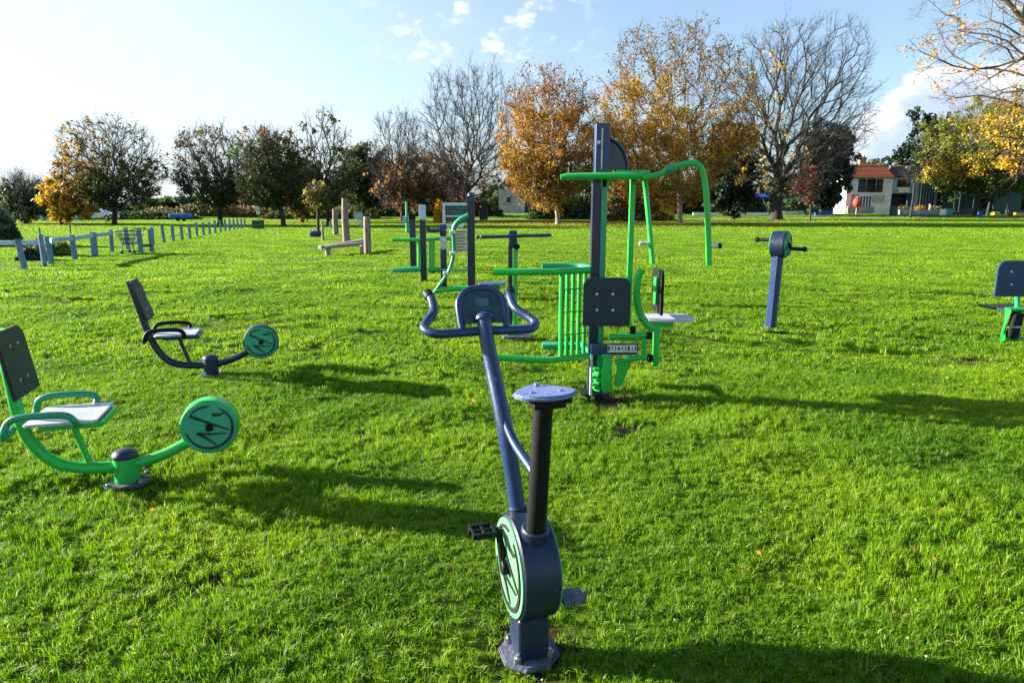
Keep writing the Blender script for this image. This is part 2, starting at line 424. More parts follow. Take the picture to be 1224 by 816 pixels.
#            radius count  width  height lean
specs = [('a0', .22, 2300, .0035, .036, 1.0), ('a1', .22, 2300, .0038, .032, 1.2),
         ('b0', .42, 2100, .0072, .036, 1.0), ('b1', .42, 2100, .0078, .033, 1.2),
         ('c0', 1.3, 6000, .017, .034, .9), ('c1', 1.3, 6000, .019, .031, 1.1),
         ('d0', 3.5, 9000, .055, .040, .9), ('d1', 3.5, 9000, .060, .036, 1.0)]
for s_ in specs: gc.objects.link(grass_patch(*s_))
def field(x, y):
    return (.5 + .25 * np.sin(x * 1.3 + 1.7 * np.sin(y * .7)) * np.cos(y * 1.1 + .9 * np.sin(x * .8))
            + .25 * np.sin(x * 3.1 + y * 2.3) * np.sin(y * 2.9 - x * 1.3 + .5))
pts, pk, scl, rt = [], [], [], []
def scatter(y0, y1, rad, over, cls, hs):
    step = rad * math.sqrt(math.pi / over)
    y = y0
    while y < y1:
        half = .80 * y + 2.2
        nxx = int(2 * half / step) + 1
        for i in range(nxx):
            x = -half + i * step + (nrg.random() - .5) * step * .7
            yy = y + (nrg.random() - .5) * step * .7
            bare = 0
            for (px_, py_, r_) in PATCH:
                dd = math.hypot(x - px_, yy - py_)
                if cls < 2 and dd < r_ * (.8 + .35 * math.sin(5 * math.atan2(yy - py_, x - px_) + px_ * 7)) + rad * .35: bare = max(bare, 2 if dd < r_ * .8 else 1)
            hsc = hs * (.50 + 1.05 * float(field(x, yy))) if cls < 2 else hs * (.82 + .36 * float(field(x, yy)))
            if bare == 2 or (bare and nrg.random() < .5): continue
            if bare: hsc *= .6
            pts.append((x, yy, gz(x, yy))); pk.append(cls * 2 + int(nrg.random() < .5))
            e_ = .06; zx = (gz(x + e_, yy) - gz(x - e_, yy)) / (2 * e_); zy = (gz(x, yy + e_) - gz(x, yy - e_)) / (2 * e_)
            nv_ = Vector((-zx, -zy, 1)).normalized() if cls < 2 else Vector((0, 0, 1))
            eu = (Vector((0, 0, 1)).rotation_difference(nv_).to_matrix() @ Matrix.Rotation(nrg.random() * 6.28, 3, 'Z')).to_euler()
            scl.append((1, 1, hsc)); rt.append(tuple(eu))
        y += step
scatter(.9, 6.2, .22, 2.5, 0, 1.1)
scatter(6.0, 14.5, .42, 2.2, 1, 1.0)
scatter(14, 42, 1.3, 2.0, 2, 1.1)
scatter(40, 128, 3.5, 2.4, 3, 1.3)
me = bpy.data.meshes.new('grass')
me.vertices.add(len(pts)); me.vertices.foreach_set('co', np.array(pts, dtype=np.float32).ravel())
a_ = me.attributes.new('pick', 'INT', 'POINT'); a_.data.foreach_set('value', np.array(pk, dtype=np.int32))
a_ = me.attributes.new('scl', 'FLOAT_VECTOR', 'POINT'); a_.data.foreach_set('vector', np.array(scl, dtype=np.float32).ravel())
a_ = me.attributes.new('rt', 'FLOAT_VECTOR', 'POINT'); a_.data.foreach_set('vector', np.array(rt, dtype=np.float32).ravel())
grass = bpy.data.objects.new('grass', me); COL.objects.link(grass)
tag(grass, 'lush green lawn grass covering the whole park field', 'grass', kind='stuff')
ng = bpy.data.node_groups.new('grass_scatter', 'GeometryNodeTree')
ng.interface.new_socket('Geometry', in_out='INPUT', socket_type='NodeSocketGeometry')
ng.interface.new_socket('Geometry', in_out='OUTPUT', socket_type='NodeSocketGeometry')
gi = ng.nodes.new('NodeGroupInput'); go = ng.nodes.new('NodeGroupOutput')
ci = ng.nodes.new('GeometryNodeCollectionInfo'); ci.inputs['Collection'].default_value = gc
ci.inputs['Separate Children'].default_value = True; ci.inputs['Reset Children'].default_value = True
iop = ng.nodes.new('GeometryNodeInstanceOnPoints'); iop.inputs['Pick Instance'].default_value = True
def natt(nm, dt):
    n = ng.nodes.new('GeometryNodeInputNamedAttribute'); n.data_type = dt; n.inputs['Name'].default_value = nm
    return [o for o in n.outputs if o.enabled and o.name == 'Attribute'][0]
ng.links.new(gi.outputs[0], iop.inputs['Points']); ng.links.new(ci.outputs[0], iop.inputs['Instance'])
ng.links.new(natt('pick', 'INT'), iop.inputs['Instance Index'])
e2r = ng.nodes.new('FunctionNodeEulerToRotation'); ng.links.new(natt('rt', 'FLOAT_VECTOR'), e2r.inputs[0])
ng.links.new(e2r.outputs[0], iop.inputs['Rotation']); ng.links.new(natt('scl', 'FLOAT_VECTOR'), iop.inputs['Scale'])
ng.links.new(iop.outputs[0], go.inputs[0])
md = grass.modifiers.new('scatter', 'NODES'); md.node_group = ng

def leaf_quads(c, size, rg, flat=0.0):
    n = len(c)
    a = rg.normal(size=(n, 3)); a[:, 2] *= (1 - flat * .6); a /= np.linalg.norm(a, axis=1)[:, None]
    u = rg.normal(size=(n, 3)); b = np.cross(a, u); b /= np.linalg.norm(b, axis=1)[:, None]
    s = (size * (.55 + .9 * rg.random(n)))[:, None]
    V = np.stack([c - a * s, c - b * s * .62, c + a * s, c + b * s * .62], 1)
    return V.reshape(-1, 3)
# fallen leaves and daisies
def litter(name, label, cat, n, mat, size, region, seed):
    rg = np.random.default_rng(seed)
    x = []; y = []
    while len(x) < n:
        Y = region[0] + (region[1] - region[0]) * rg.random() ** 1.4
        X = (rg.random() * 2 - 1) * (.78 * Y + .5)
        x.append(X); y.append(Y)
    x = np.array(x); y = np.array(y)
    c = np.stack([x, y, ground_z(x, y) + .035 + .015 * rg.random(n)], 1)
    a = rg.normal(size=(n, 3)); a[:, 2] *= .4; a /= np.linalg.norm(a, axis=1)[:, None]
    up = rg.normal(size=(n, 3)); bb = np.cross(a, up); bb /= np.linalg.norm(bb, axis=1)[:, None]
    s = size * (.6 + .7 * rg.random(n))[:, None]
    V = np.stack([c - a * s, c - bb * s * .6, c + a * s, c + bb * s * .6], 1).reshape(-1, 3)
    o = fast_mesh(name, V, np.arange(4 * n).reshape(-1, 4), [mat])
    tag(o, label, cat, kind='stuff')
litter('fallen_leaves', 'small orange and brown fallen leaves scattered over the lawn', 'leaves', 170, M['lf_orange'], .016, (2.5, 22), 3)
litter('dry_grass_flecks', 'pale dry clippings lying among the grass blades', 'clippings', 900, M['cream'], .004, (1.6, 12), 5)
rgl = np.random.default_rng(61); lc = []
for px_, Yl, sp_, n_ in ((667, 62, 7, 2600), (812, 65, 11, 3400), (505, 82, 7, 1200), (73, 60, 3.5, 900), (361, 70, 3.5, 700), (927, 86, 9, 1200), (1165, 100, 8, 900)):
    x_ = W(px_, 255, Yl).x + rgl.normal(size=n_) * sp_; y_ = Yl + rgl.normal(size=n_) * sp_ * .45
    lc.append(np.stack([x_, y_, ground_z(x_, y_) + .05], 1))
lc = np.concatenate(lc); Vl = leaf_quads(lc, .07, rgl, 1.2)
ol = fast_mesh('leaf_litter', Vl, np.arange(len(Vl)).reshape(-1, 4), [M['lf_brown'], M['lf_gold']], (rgl.random(len(lc)) < .4).astype(int))
tag(ol, 'drifts of brown and gold leaf litter below the autumn trees', 'leaf litter', kind='stuff')
mb = MB(); pl = G(564, 490) + Vector((0, 0, .06))
for k in range(5):
    a = k * 1.25
    mb.prism([(0, 0), (.022, .012), (.04, 0), (.022, -.012)], .002, Matrix.Translation(pl) @ Matrix.Rotation(a, 4, 'Z') @ Matrix.Rotation(-.5, 4, 'Y'))
o = mb.build('fallen_leaf', M['orange']); tag(o, 'bright orange fallen leaf lying left of the central exercise bike', 'leaf')

# ------------------------------------------------------------------ emblem on the discs
def emblem(c, r, ax, up, nrm, name='emblem', parent=None):
    """c: centre of the face, ax/up: in-plane axes, nrm: outward"""
    mb = MB(); ax, up, nrm = Vector(ax), Vector(up), Vector(nrm)
    P = lambda x, y: Vector(c) + ax * (x * r) + up * (y * r) + nrm * .002
    def stroke(ps, ws):
        q = [P(*p) for p in ps]
        L, Rr = [], []
        for i, p in enumerate(q):
            t = (q[min(i + 1, len(q) - 1)] - q[max(i - 1, 0)]).normalized()
            s = t.cross(nrm) * ws[i] * r * .95
            L.append((p + s)); Rr.append((p - s))
        for i in range(len(q) - 1):
            vs = [mb.bm.verts.new(v) for v in (L[i], L[i + 1], Rr[i + 1], Rr[i])]
            vt = [mb.bm.verts.new(v.co + nrm * .003) for v in vs]
            mb._f(vt)
            for k in range(4): mb._f([vs[k], vs[(k + 1) % 4], vt[(k + 1) % 4], vt[k]])
    arc = lambda a0, a1: [(.84 * math.cos(R(a)), .84 * math.sin(R(a))) for a in np.linspace(a0, a1, 26)]
    stroke(arc(60, -168), [.02 + .03 * math.sin(math.pi * i / 25) for i in range(26)])
    stroke(arc(136, 84), [.02 + .015 * math.sin(math.pi * i / 25) for i in range(26)])
    stroke([(-.66, .52), (0, .18), (.76, -.18)], [.055, .045, .018])
    stroke([(-.46, -.22), (.1, -.28), (.6, -.28)], [.05, .032, .015])
    stroke([(-.44, -.2), (-.1, -.45), (.2, -.72)], [.055, .045, .02])
    stroke([(.14, .5), (.4, .47), (.56, .55)], [.06, .05, .02])
    return mb.build(name, M['decal'], parent, smooth=False)

# ------------------------------------------------------------------ leg press machines
def leg_press(label, loc, yaw, tube_m, back_m, seat_m, arm_m, disc_m, group, lean=0.0):
    t = thing('leg_press', label, 'exercise machine', (0, 0, 0), group)
    Yc = p_green.y; O = Vector((p_green.x, Yc, 0))
    psi = R(17); nv = Vector((-math.sin(psi), math.cos(psi), 0)); uv = Vector((math.cos(psi), math.sin(psi), 0)); CAM = Vector((0, 0, H))
    def L(x, y):
        d = W(x, y, 1.0) - CAM; p = CAM + d * (nv.dot(O) / nv.dot(d))
        return Vector(((p - O).dot(uv) - lean * max(0, p.z - .35), 0, p.z))
    fr = [L(-2, 388), L(3, 410), L(13, 455), L(22, 492), L(36, 522), L(62, 545), L(95, 553), L(152, 550), L(192, 539), L(226, 522)]
    MB().tube(fr, .031, 16, smooth=5).build('frame', tube_m, t)
    # pivot housing with cap, base plate
    hz = L(152, 548)
    hb = MB(); hb.box((0, 0, .115), (.135, .12, .13), None, .02)
    hb.box((0, 0, .05), (.10, .10, .10), None, .01)
    hb = MB().tube([(0, 0, .02), (0, 0, .17)], .064, 20)
    hb.build('pivot_housing', tube_m, t)
    MB().cyl((0, 0, .165), (0, 0, .18), .066, 20).dome((0, 0, .18), .066, 20, (0, 0, 1), .55).build('pivot_cap', back_m, t)
    bb = MB(); bb.prism(rounded(.24, .22, .09), .014, Matrix.Translation((0, 0, .022)), .003); bb.build('base_plate', M['base'], t)
    bolt_set([((sx * .08, sy * .075, .028), (sx * .08, sy * .075, .045), .011) for sx in (-1, 1) for sy in (-1, 1)], M['steel'], t)
    # seat, under frame, strut
    sx0, sx1 = L(45, 492).x, L(127, 492).x
    sc = Vector(((sx0 + sx1) / 2 - .01, 0, .435))
    MB().prism(rounded(sx1 - sx0 + .02, .36, .03), .014, Matrix.Translation(sc), .004).build('seat', seat_m, t)
    u = MB(); u.box(sc + Vector((.04, 0, -.028)), (.30, .30, .03), None, .01)
    u.box(sc + Vector((-.15, 0, -.03)), (.14, .05, .045), None, .008)
    u.build('seat_bracket', tube_m, t)
    MB().tube([sc + Vector((.0, 0, -.04)), L(108, 551)], .017, 12).build('strut', tube_m, t)
    for s in (1, -1):
        y = s * .21
        a0 = Vector((fr[3].x - .005, y * .4, .40))
        arm = [a0, Vector((fr[3].x + .0, y, .40)), Vector((fr[3].x + .03, y, .475)), Vector((fr[3].x + .11, y, .495)), Vector((sc.x + .03, y, .49)), Vector((sc.x + .075, y, .46)), Vector((sc.x + .07, y * .8, .42))]
        MB().tube(arm, .018, 12, smooth=5).build('armrest', arm_m, t)
    # backrest
    top, bot = L(-1, 388), L(24, 466)
    up = (top - bot).normalized(); hgt = (top - bot).length
    c = (top + bot) / 2 + up.cross(Vector((0, 1, 0))) * -.0
    nx_ = up.cross(Vector((0, 1, 0)))
    if nx_.x < 0: nx_ = -nx_
    c = c + nx_ * .03
    MB().prism(rounded(.33, hgt, .07, (1, 1, 0, 0)), .018, frame(c, (0, 1, 0), up, nx_), .004).build('backrest', back_m, t)
    bolt_set([(c + Vector((0, s * .05, 0)) + up * q - nx_ * .018, c + Vector((0, s * .05, 0)) + up * q + nx_ * .013, .009) for s in (-1, 1) for q in (-.09, .09)], M['steel'], t)
    for q0 in (sc + Vector((0, 0, -.045)), L(108, 550)): MB().tube([q0 - Vector((.006, 0, .008)), q0 + Vector((.004, 0, .008))], [.024, .022], 12).build('weld_collar', tube_m, t)
    # resistance disc
    dc = L(251, 502)
    r = .157
    MB().cyl(dc + Vector((0, -.048, 0)), dc + Vector((0, .048, 0)), r, 48, bevel=.008).build('drum', tube_m if tube_m is M['green'] else M['navydark'], t)
    d = MB().cyl(dc + Vector((0, -.052, 0)), dc + Vector((0, -.045, 0)), r * .93, 48).build('disc_face', disc_m, t)
    emblem(dc + Vector((0, -.052, 0)), r * .93, (1, 0, 0), (0, 0, 1), (0, -1, 0), parent=d)
    MB().cyl(dc + Vector((0, -.07, 0)), dc + Vector((0, -.05, 0)), .022, 16, bevel=.004).build('hub', M['black'], t)
    for s in (1,):
        MB().box(dc + Vector((-.03, -.062, 0)), (.075, .014, .028), None, .004).build('crank', disc_m, t)
    t.location = loc; t.rotation_euler = (0, 0, yaw)
    return t
leg_press('bright green leg press bench nearest the camera, backrest cut by the left edge',
          (p_green.x, p_green.y, gz(p_green.x, p_green.y)), R(17), M['green'], M['navydark'], M['platelight'], M['teal'], M['disc'], 'seated leg press machines')
leg_press('all dark navy leg press bench with a green disc, further back on the left lawn',
          (p_dark.x, p_dark.y, gz(p_dark.x, p_dark.y)), R(18), M['navydark'], M['navydark'], M['platelight'], M['black'], M['disc'], 'seated leg press machines', .16)

# ------------------------------------------------------------------ exercise bike
def exercise_bike():
    yaw = R(16.5)
    loc = Vector((p_bike.x, p_bike.y, gz(p_bike.x, p_bike.y) + .012))
    t = thing('exercise_bike', 'navy upright exercise bike with looped handlebar standing in the centre foreground', 'exercise bike', (0, 0, 0))
    # local axes: y forward (away from rider), x right
    # base
    b = MB(); b.prism([(.105 * math.cos(R(22.5 + 45 * k)), .105 * math.sin(R(22.5 + 45 * k))) for k in range(8)], .022, Matrix.Translation((0, 0, .022)), .005)
    b.build('base_plate', M['base'], t)
    for k in range(4):
        a = R(45 + 90 * k); bo = MB(); q = Vector((.08 * math.cos(a), .08 * math.sin(a), .03))
        bo.cyl(q, q + Vector((0, 0, .022)), .013, 6); bo.cyl(q, q + Vector((0, 0, .032)), .007, 8)
        bo.build('bolt', M['steel'], t)
    MB().box((0, .0, .10), (.105, .115, .16), None, .012, 3).build('base_post', M['navydark'], t)
    # drum
    dc = Vector((0, .02, .338)); r = .170; hw = .062
    body = MB().cyl(dc + Vector((-hw, 0, 0)), dc + Vector((hw, 0, 0)), r, 56, bevel=.006).build('drum', M['navydark'], t)
    for s in (-1, 1):
        f = MB().cyl(dc + Vector((s * (hw - .002), 0, 0)), dc + Vector((s * (hw + .005), 0, 0)), r * .95, 56).build('disc_face', M['discpale'], t)
        emblem(dc + Vector((s * (hw + .005), 0, 0)), r * .95, (0, s, 0), (0, 0, 1), (s, 0, 0), parent=f)
        hb = MB().cyl(dc + Vector((s * (hw), 0, 0)), dc + Vector((s * (hw + .03), 0, 0)), .024, 20, bevel=.004); hb.build('hub', M['black'], t)
    # cranks and pedals
    for s, a in ((-1, R(62)), (1, R(242))):
        d = Vector((0, math.cos(a), math.sin(a)))
        c0 = dc + Vector((s * (hw + .022), 0, 0)); c1 = c0 + d * .125 
        m_ = MB().tube([c0, c1], .012, 10, flat=.7); cr = m_.build('crank', M['black'], t)
        pc = c1 + Vector((s * .055, 0, 0)); pm = MB()
        pm.cyl(c1, c1 + Vector((s * .105, 0, 0)), .008, 10)
        if s < 0:
            for q in (-.04, .04): pm.box(pc + Vector((0, q * .85, 0)), (.082, .012, .020), None, .003)
            for q in (-.042, 0, .042): pm.box(pc + Vector((q * .85, 0, 0)), (.009, .072, .016), None, .002)
        else:
            pm.box(pc, (.08, .07, .024), None, .006)
        pm.build('pedal', M['black'] if s < 0 else M['base'], t)
    # handle post, curved
    HX = -.062
    hp = [Vector((-.006, .10, .47)), Vector((-.018, .125, .60)), Vector((-.038, .165, .78)), Vector((-.052, .27, .96)), Vector((HX, .315, 1.07)), Vector((HX, .335, 1.125))]
    MB().tube(hp, [.028, .028, .028, .027, .026, .026], 18, smooth=6, up=(1, 0, 0)).dome(hp[-1] - Vector((0, 0, .002)), .036, 18, hp[-1] - hp[-2], .8).build('handle_post', M['navy'], t)
    MB().tube([Vector((-.046, .235, .93)), Vector((-.040, .185, .83)), Vector((-.024, .10, .745)), Vector((0, -.03, .69)), Vector((0, -.085, .675))], .016, 12, smooth=6, up=(1, 0, 0)).build('brace', M['navy'], t)
    for q0, q1, rr_ in ((hp[0], hp[1], .034),):
        d_ = (q1 - q0).normalized(); MB().cyl(q0 + d_ * .012, q0 + d_ * .04, rr_, 20, bevel=.004).build('clamp_band', M['navydark'], t)
    # seat post with seat
    MB().tube([Vector((0, -.05, .42)), Vector((0, -.085, .62)), Vector((0.004, -.115, .945))], [.032, .031, .030], 18, smooth=4, up=(1, 0, 0)).build('seat_post', M['black'], t)
    MB().cyl(Vector((0, -.052, .455)), Vector((0, -.062, .51)), .046, 18, bevel=.006).build('post_collar', M['navydark'], t)
    sc = Vector((0.004, -.12, .968)); k_ = []
    for i in range(40):
        a = 2 * math.pi * i / 40
        x = .099 * math.cos(a); y = .088 * math.sin(a)
        if y > 0: x *= 1 - .55 * (y / .088) ** 1.2; y *= 1.25
        k_.append((x, y))
    s1 = MB().prism(k_, .015, Matrix.Translation(sc) @ Matrix.Rotation(R(-4), 4, 'X'), .006).build('seat', M['plate'], t)
    un = MB(); un.box(sc + Vector((0, 0, -.022)), (.10, .12, .024), None, .008); un.box(sc + Vector((.066, -.02, -.018)), (.026, .03, .02), None, .006)
    un.build('seat_bracket', M['black'], s1)
    bolt_set([(sc + Vector((x, y, .004)), sc + Vector((x, y, .013)), .008) for x, y in ((-.045, -.02), (.045, -.02), (0, .07))], M['plate'], s1)
    # handlebar
    hc = Vector((HX, .335, 1.09)); q = lambda x, y, z: hc + Vector((x * .93, y, z))
    bar = [q(-.175, .235, .10), q(-.165, .20, .082), q(-.168, .14, .045), q(-.205, .09, .018), q(-.222, .05, .0), q(-.185, .012, -.014), q(-.09, .002, -.012), q(0, 0, -.01),
           q(.09, .002, -.012), q(.185, .012, -.014), q(.222, .05, .0), q(.205, .09, .018), q(.168, .14, .045), q(.165, .20, .082), q(.175, .235, .10)]
    MB().tube(bar, .0165, 14, smooth=6).build('handlebar', M['navy'], t)
    for e0, e1 in ((bar[0], bar[1]), (bar[-1], bar[-2])):
        d_ = (e1 - e0).normalized(); MB().cyl(e0 - d_ * .008, e0 + d_ * .03, .0195, 14, bevel=.004).build('end_cap', M['black'], t)
    # console: arched tube, dark panel
    e = Vector((0, .45, .9)).normalized()
    P = lambda x, y: hc + Vector((x * .92, 0, 0)) + e * y * .9 + Vector((0, .004, 0))
    ar = [P(-.088, .0), P(-.092, .07), P(-.088, .115), P(-.06, .152), (P(-.02, .166)), P(.02, .166), P(.06, .152), P(.088, .115), P(.092, .07), P(.088, .0)]
    cf = MB().tube(ar, .0125, 12, smooth=5).build('console_frame', M['navy'], t)
    nn = Vector((1, 0, 0)).cross(e)
    pn = [(-.082, .02), (.082, .02), (.084, .08), (.076, .12), (.055, .145), (.02, .156), (-.02, .156), (-.055, .145), (-.076, .12), (-.084, .08)]
    MB().prism([(a_ * .92, b_ * .9) for a_, b_ in pn], .010, frame(hc + Vector((0, .004, 0)), (1, 0, 0), e, nn)).build('console_panel', M['panel'], cf)
    mk = MB()
    mk.prism(rounded(.05, .03, .006), .003, frame(hc + Vector((0, .004, 0)) + e * .095 + nn * .0065, (1, 0, 0), e, nn))
    for i in range(5): mk.prism(rounded(.05 + .02 * (i % 2), .004, .001), .002, frame(hc + Vector((0, .004, 0)) + e * (.04 + .009 * i) + nn * .006, (1, 0, 0), e, nn))
    mk.build('console_lettering', surf('faded_lettering', (.05, .14, .15), None, .5), cf)
    t.location = loc; t.rotation_euler = (0, 0, yaw)
exercise_bike()

# ------------------------------------------------------------------ multi gym
def multi_gym():
    loc = Vector((p_gym.x, p_gym.y, 0)); g0 = gz(loc.x, loc.y)
    t = thing('multi_gym', 'tall green and navy multi gym with lat pull arms and seats behind the bike', 'exercise machine', loc)
    Y = loc.y
    X0 = W(710, 330, Y).x
    zt = W(714, 148, Y).z; zb = W(714, 210, Y).z
    MB().box((X0, Y, zb / 2), (.062, .10, zb), None, .006).build('main_post', M['navydark'], t)
    sl = MB(); sl.box((X0 + .035, Y, (zt + zb) / 2 - .01), (.108, .11, zt - zb + .02), None, .012, 3); so = sl.build('post_head', M['navy'], t)
    MB().box((X0 + .03, Y - .0575, (zt + zb) / 2), (.012, .006, .30), None, .002).cyl((X0 + .005, Y - .055, zb + .24), (X0 + .005, Y - .065, zb + .24), .014, 10).build('head_trim', M['steel'], so)
    MB().box((X0 + .02, Y - .0, .025), (.22, .22, .02), None, .004).build('base_plate', M['black'], t)
    # guide rails
    rx = W(718.5, 300, Y).x
    MB().box((rx + .008, Y - .02, zb / 2 + .02), (.048, .05, zb - .04), None, .008).build('guide_rail', M['teal'], t)
    rx2 = W(753, 300, Y + .1).x; zl = W(753, 388, Y + .1).z
    MB().box((rx2, Y + .08, (zb + zl) / 2), (.042, .05, zb - zl), None, .008).build('guide_rail', M['green'], t)
    MB().box((rx + .01, Y + .0, W(718, 217, Y).z), (.07, .09, .10), None, .008).build('rail_clamp', M['green'], t)
    # hood
    hc = W(723, 204, Y); hx = W(750, 204, Y).x - hc.x; hz = W(723, 166, Y).z - hc.z
    arc = [Vector((hc.x + hx * math.sin(a), Y + .02, hc.z + hz * math.cos(a))) for a in np.linspace(-.1, math.pi / 2, 12)]
    h = MB().tube(arc, .030, 12, flat=.55, up=(0, 0, 1)).build('hood', M['navydark'], t)
    MB().prism([(v.x - hc.x, v.z - hc.z) for v in arc] + [(0, 0)], .05, frame(Vector((hc.x, Y + .03, hc.z)), (1, 0, 0), (0, 0, 1), (0, -1, 0))).build('hood_panel', M['panel'], h)
    # top beam
    b0, b1 = W(670, 212, Y - .09), W(770, 210, Y - .09)
    bm_ = MB(); bm_.tube([b0, b0 + Vector((.05, 0, .005)), b1], [.022, .03, .03], 14, flat=.9)
    bm_.box((b0 + Vector((.16, .10, .022))), (.20, .10, .02), rot_z(.15), .006)
    bm_.box((b1 + Vector((-.08, .10, .028))), (.26, .14, .03), None, .008)
    bm_.build('top_beam', M['green'], t)
    MB().cyl(b0 + Vector((.075, .06, .03)), b0 + Vector((.075, .06, .075)), .017, 12).build('stop_knob', M['black'], t)
    # near pull arm
    ya = Y - .1
    near = [W(768, 213, ya), W(790, 208, ya), W(800, 202, ya), W(826, 195, ya), W(838, 201, ya), W(843, 222, ya), W(846, 262, ya), W(847.5, 317, ya)]
    a1 = MB().tube(near, .023, 14, smooth=5).build('pull_arm', M['green'], t)
    MB().cyl(W(800, 203, ya) - Vector((.03, 0, .004)), W(800, 203, ya) + Vector((.03, 0, .008)), .034, 16, bevel=.004).build('joint_sleeve', M['teal'], a1)
    h0 = W(847, 294, ya); MB().cyl(h0, h0 + Vector((.095, 0, 0)), .018, 14, bevel=.003).build('hand_grip', M['dial'], a1)
    MB().cyl(h0 + Vector((.07, 0, 0)), h0 + Vector((.10, 0, 0)), .0205, 14, bevel=.003).build('grip_cap', M['black'], a1)
    yb = Y + .5
    far = [W(768, 213, ya) + Vector((0, .03, 0)), W(770, 212, yb - .15), W(771, 218, yb), W(775, 258, yb), W(780, 315, yb)]
    a2 = MB().tube(far, .022, 14, smooth=4).build('pull_arm', M['green'], t)
    h1 = W(778, 291, yb); MB().cyl(h1, h1 - Vector((.10, 0, 0)), .018, 14, bevel=.003).build('hand_grip', M['dial'], a2)
    # dip station on the left: near and far arms, lower rails, grid of bars
    y0, y1 = Y - .14, Y + .40
    z1 = W(646, 325, y0).z
    up_ = MB(); xa = W(590, 325, y0).x; xb = W(672, 325, y0).x; xc = W(703, 320, y1).x
    up_.tube([Vector((xa, y0, z1)), Vector((xb - .1, y0, z1)), Vector((xb, y0 + .02, z1 + .003)), Vector((xc - .03, Y - .02, z1 + .005)), Vector((X0, Y, z1 + .01))], [.027] * 5, 14, smooth=4).build('arm_rest_bar', M['green'], t)
    MB().tube([Vector((W(648, 318, y1).x, y1, z1)), Vector((xc - .12, y1, z1)), Vector((xc - .03, y1 - .10, z1)), Vector((X0, Y + .03, z1))], .026, 14, smooth=4).build('arm_rest_bar', M['teal'], t)
    z0 = W(640, 428, y0).z
    MB().tube([Vector((W(588, 427, y0).x, y0, z0 + .01)), Vector((xb - .15, y0, z0 - .015)), Vector((xb, y0 + .02, z0 - .01)), Vector((xc - .02, Y - .04, z0)), Vector((X0, Y, z0 + .02))], .027, 14, smooth=4).build('foot_rail', M['green'], t)
    fx = W(648, 411, y1).x
    MB().box(((fx + xc) / 2, y1, z0 - .01), (xc - fx, .14, .05), None, .012).tube([Vector((xc - .05, y1, z0)), Vector((X0, Y + .05, z0))], .022, 10).build('foot_rest', M['teal'], t)
    for k in range(5):
        q = k / 4
        x = xb + .0 + (X0 - .05 - xb) * q * .86; y = y0 + .025 + (Y - .02 - y0) * q
        x = W(671 + 6.9 * k, 370, y).x
        MB().cyl((x, y, z0), (x, y, z1), .0155 if k else .021, 10).build('grid_bar', M['green'], t)
    for z in (.52, .70, .88): MB().cyl((xb + .0, y0 + .03, z), (X0 - .03, Y, z), .005, 6).build('grid_wire', M['teal'], t)
    # front pad with four bolts
    yp = Y - .30
    c = W(725, 361, yp); w = W(753.5, 361, yp).x - W(697, 361, yp).x; hh = W(725, 332, yp).z - W(725, 390, yp).z
    pd = MB().prism(rounded(w, hh, .065, (1, 1, 0, 0)), .022, frame(c, (1, 0, 0), (0, 0, 1), (0, -1, 0)), .004).build('pad', M['navydark'], t)
    bolt_set([(W(a_, b_, yp - .012) + Vector((0, .004, 0)), W(a_, b_, yp - .012) + Vector((0, -.006, 0)), .010) for a_, b_ in ((713.5, 351.5), (732.5, 351.5), (713.5, 370.5), (732.5, 370.5))], M['dial'], pd)
    MB().box(c + Vector((.0, .17, 0)), (.07, .32, .06), None, .01).box(c + Vector((0, .02, 0)), (.16, .02, .17), None, .004).build('pad_bracket', M['green'], t)
    # right seat
    ys = Y + .14
    pxx = W(786, 350, ys).x; zt_, zb_ = W(780, 321, ys).z, W(780, 373, ys).z
    bp_ = MB().prism(rounded(.38, zt_ - zb_, .06, (1, 1, 0, 0)), .02, frame(Vector((pxx, ys, (zt_ + zb_) / 2)), (0, -1, 0), (0, 0, 1), (-1, 0, 0)), .004).build('backrest', M['black'], t)
    bolt_set([((pxx - .018, ys + dy, (zt_ + zb_) / 2 + dz), (pxx + .013, ys + dy, (zt_ + zb_) / 2 + dz), .010) for dy in (-.05, .07) for dz in (-.09, .09)], M['steel'], bp_)
    q_ = MB().box((pxx - .022, ys - .02, (zt_ + zb_) / 2), (.018, .09, .22), None, .003).build('backrest_plate', M['green'], bp_)
    yt = ys - .17
    MB().tube([W(768, 322, yt), W(763, 330, yt), W(761, 350, yt), W(764, 372, yt), W(772, 386, yt), W(781, 393, yt)], .030, 12, smooth=5, flat=1.0).build('seat_frame', M['green'], t)
    MB().box(W(784, 414, yt), (.046, .055, W(784, 391, yt).z - W(784, 437, yt).z), None, .008).build('seat_post', M['green'], t)
    MB().prism([(-.02, .02), (.13, .02), (.18, .12), (.17, .34), (-.02, .34)][::1], .016, Matrix.Translation((W(778, 388, yt).x, yt - .0, W(778, 388, yt).z - .01)) , .003)
    zs = W(800, 386, yt).z
    xs0, xs1 = W(776, 386, yt).x, W(828, 380, yt + .2).x
    MB().prism([(xs0, yt + .02), (xs1 - .05, yt), (xs1, yt + .12), (xs1, yt + .25), (xs1 - .05, yt + .37), (xs0, yt + .35)], .016, Matrix.Translation((0, 0, zs + .012)), .004).build('seat', M['platelight'], t)
    MB().box((xs0 + .1, yt + .17, zs - .02), (.22, .24, .05), None, .012).build('seat_bracket', M['green'], t)
    # linkages
    lk = MB(); yl = Y - .1
    lk.tube([W(728, 403, yl), W(775, 400, yl)], .028, 12); lk.build('linkage_bar', M['green'], t)
    lk = MB().tube([W(735, 433, yl), W(750, 429, yl), W(777, 426, yl)], .024, 12); lk.build('linkage_bar', M['green'], t)
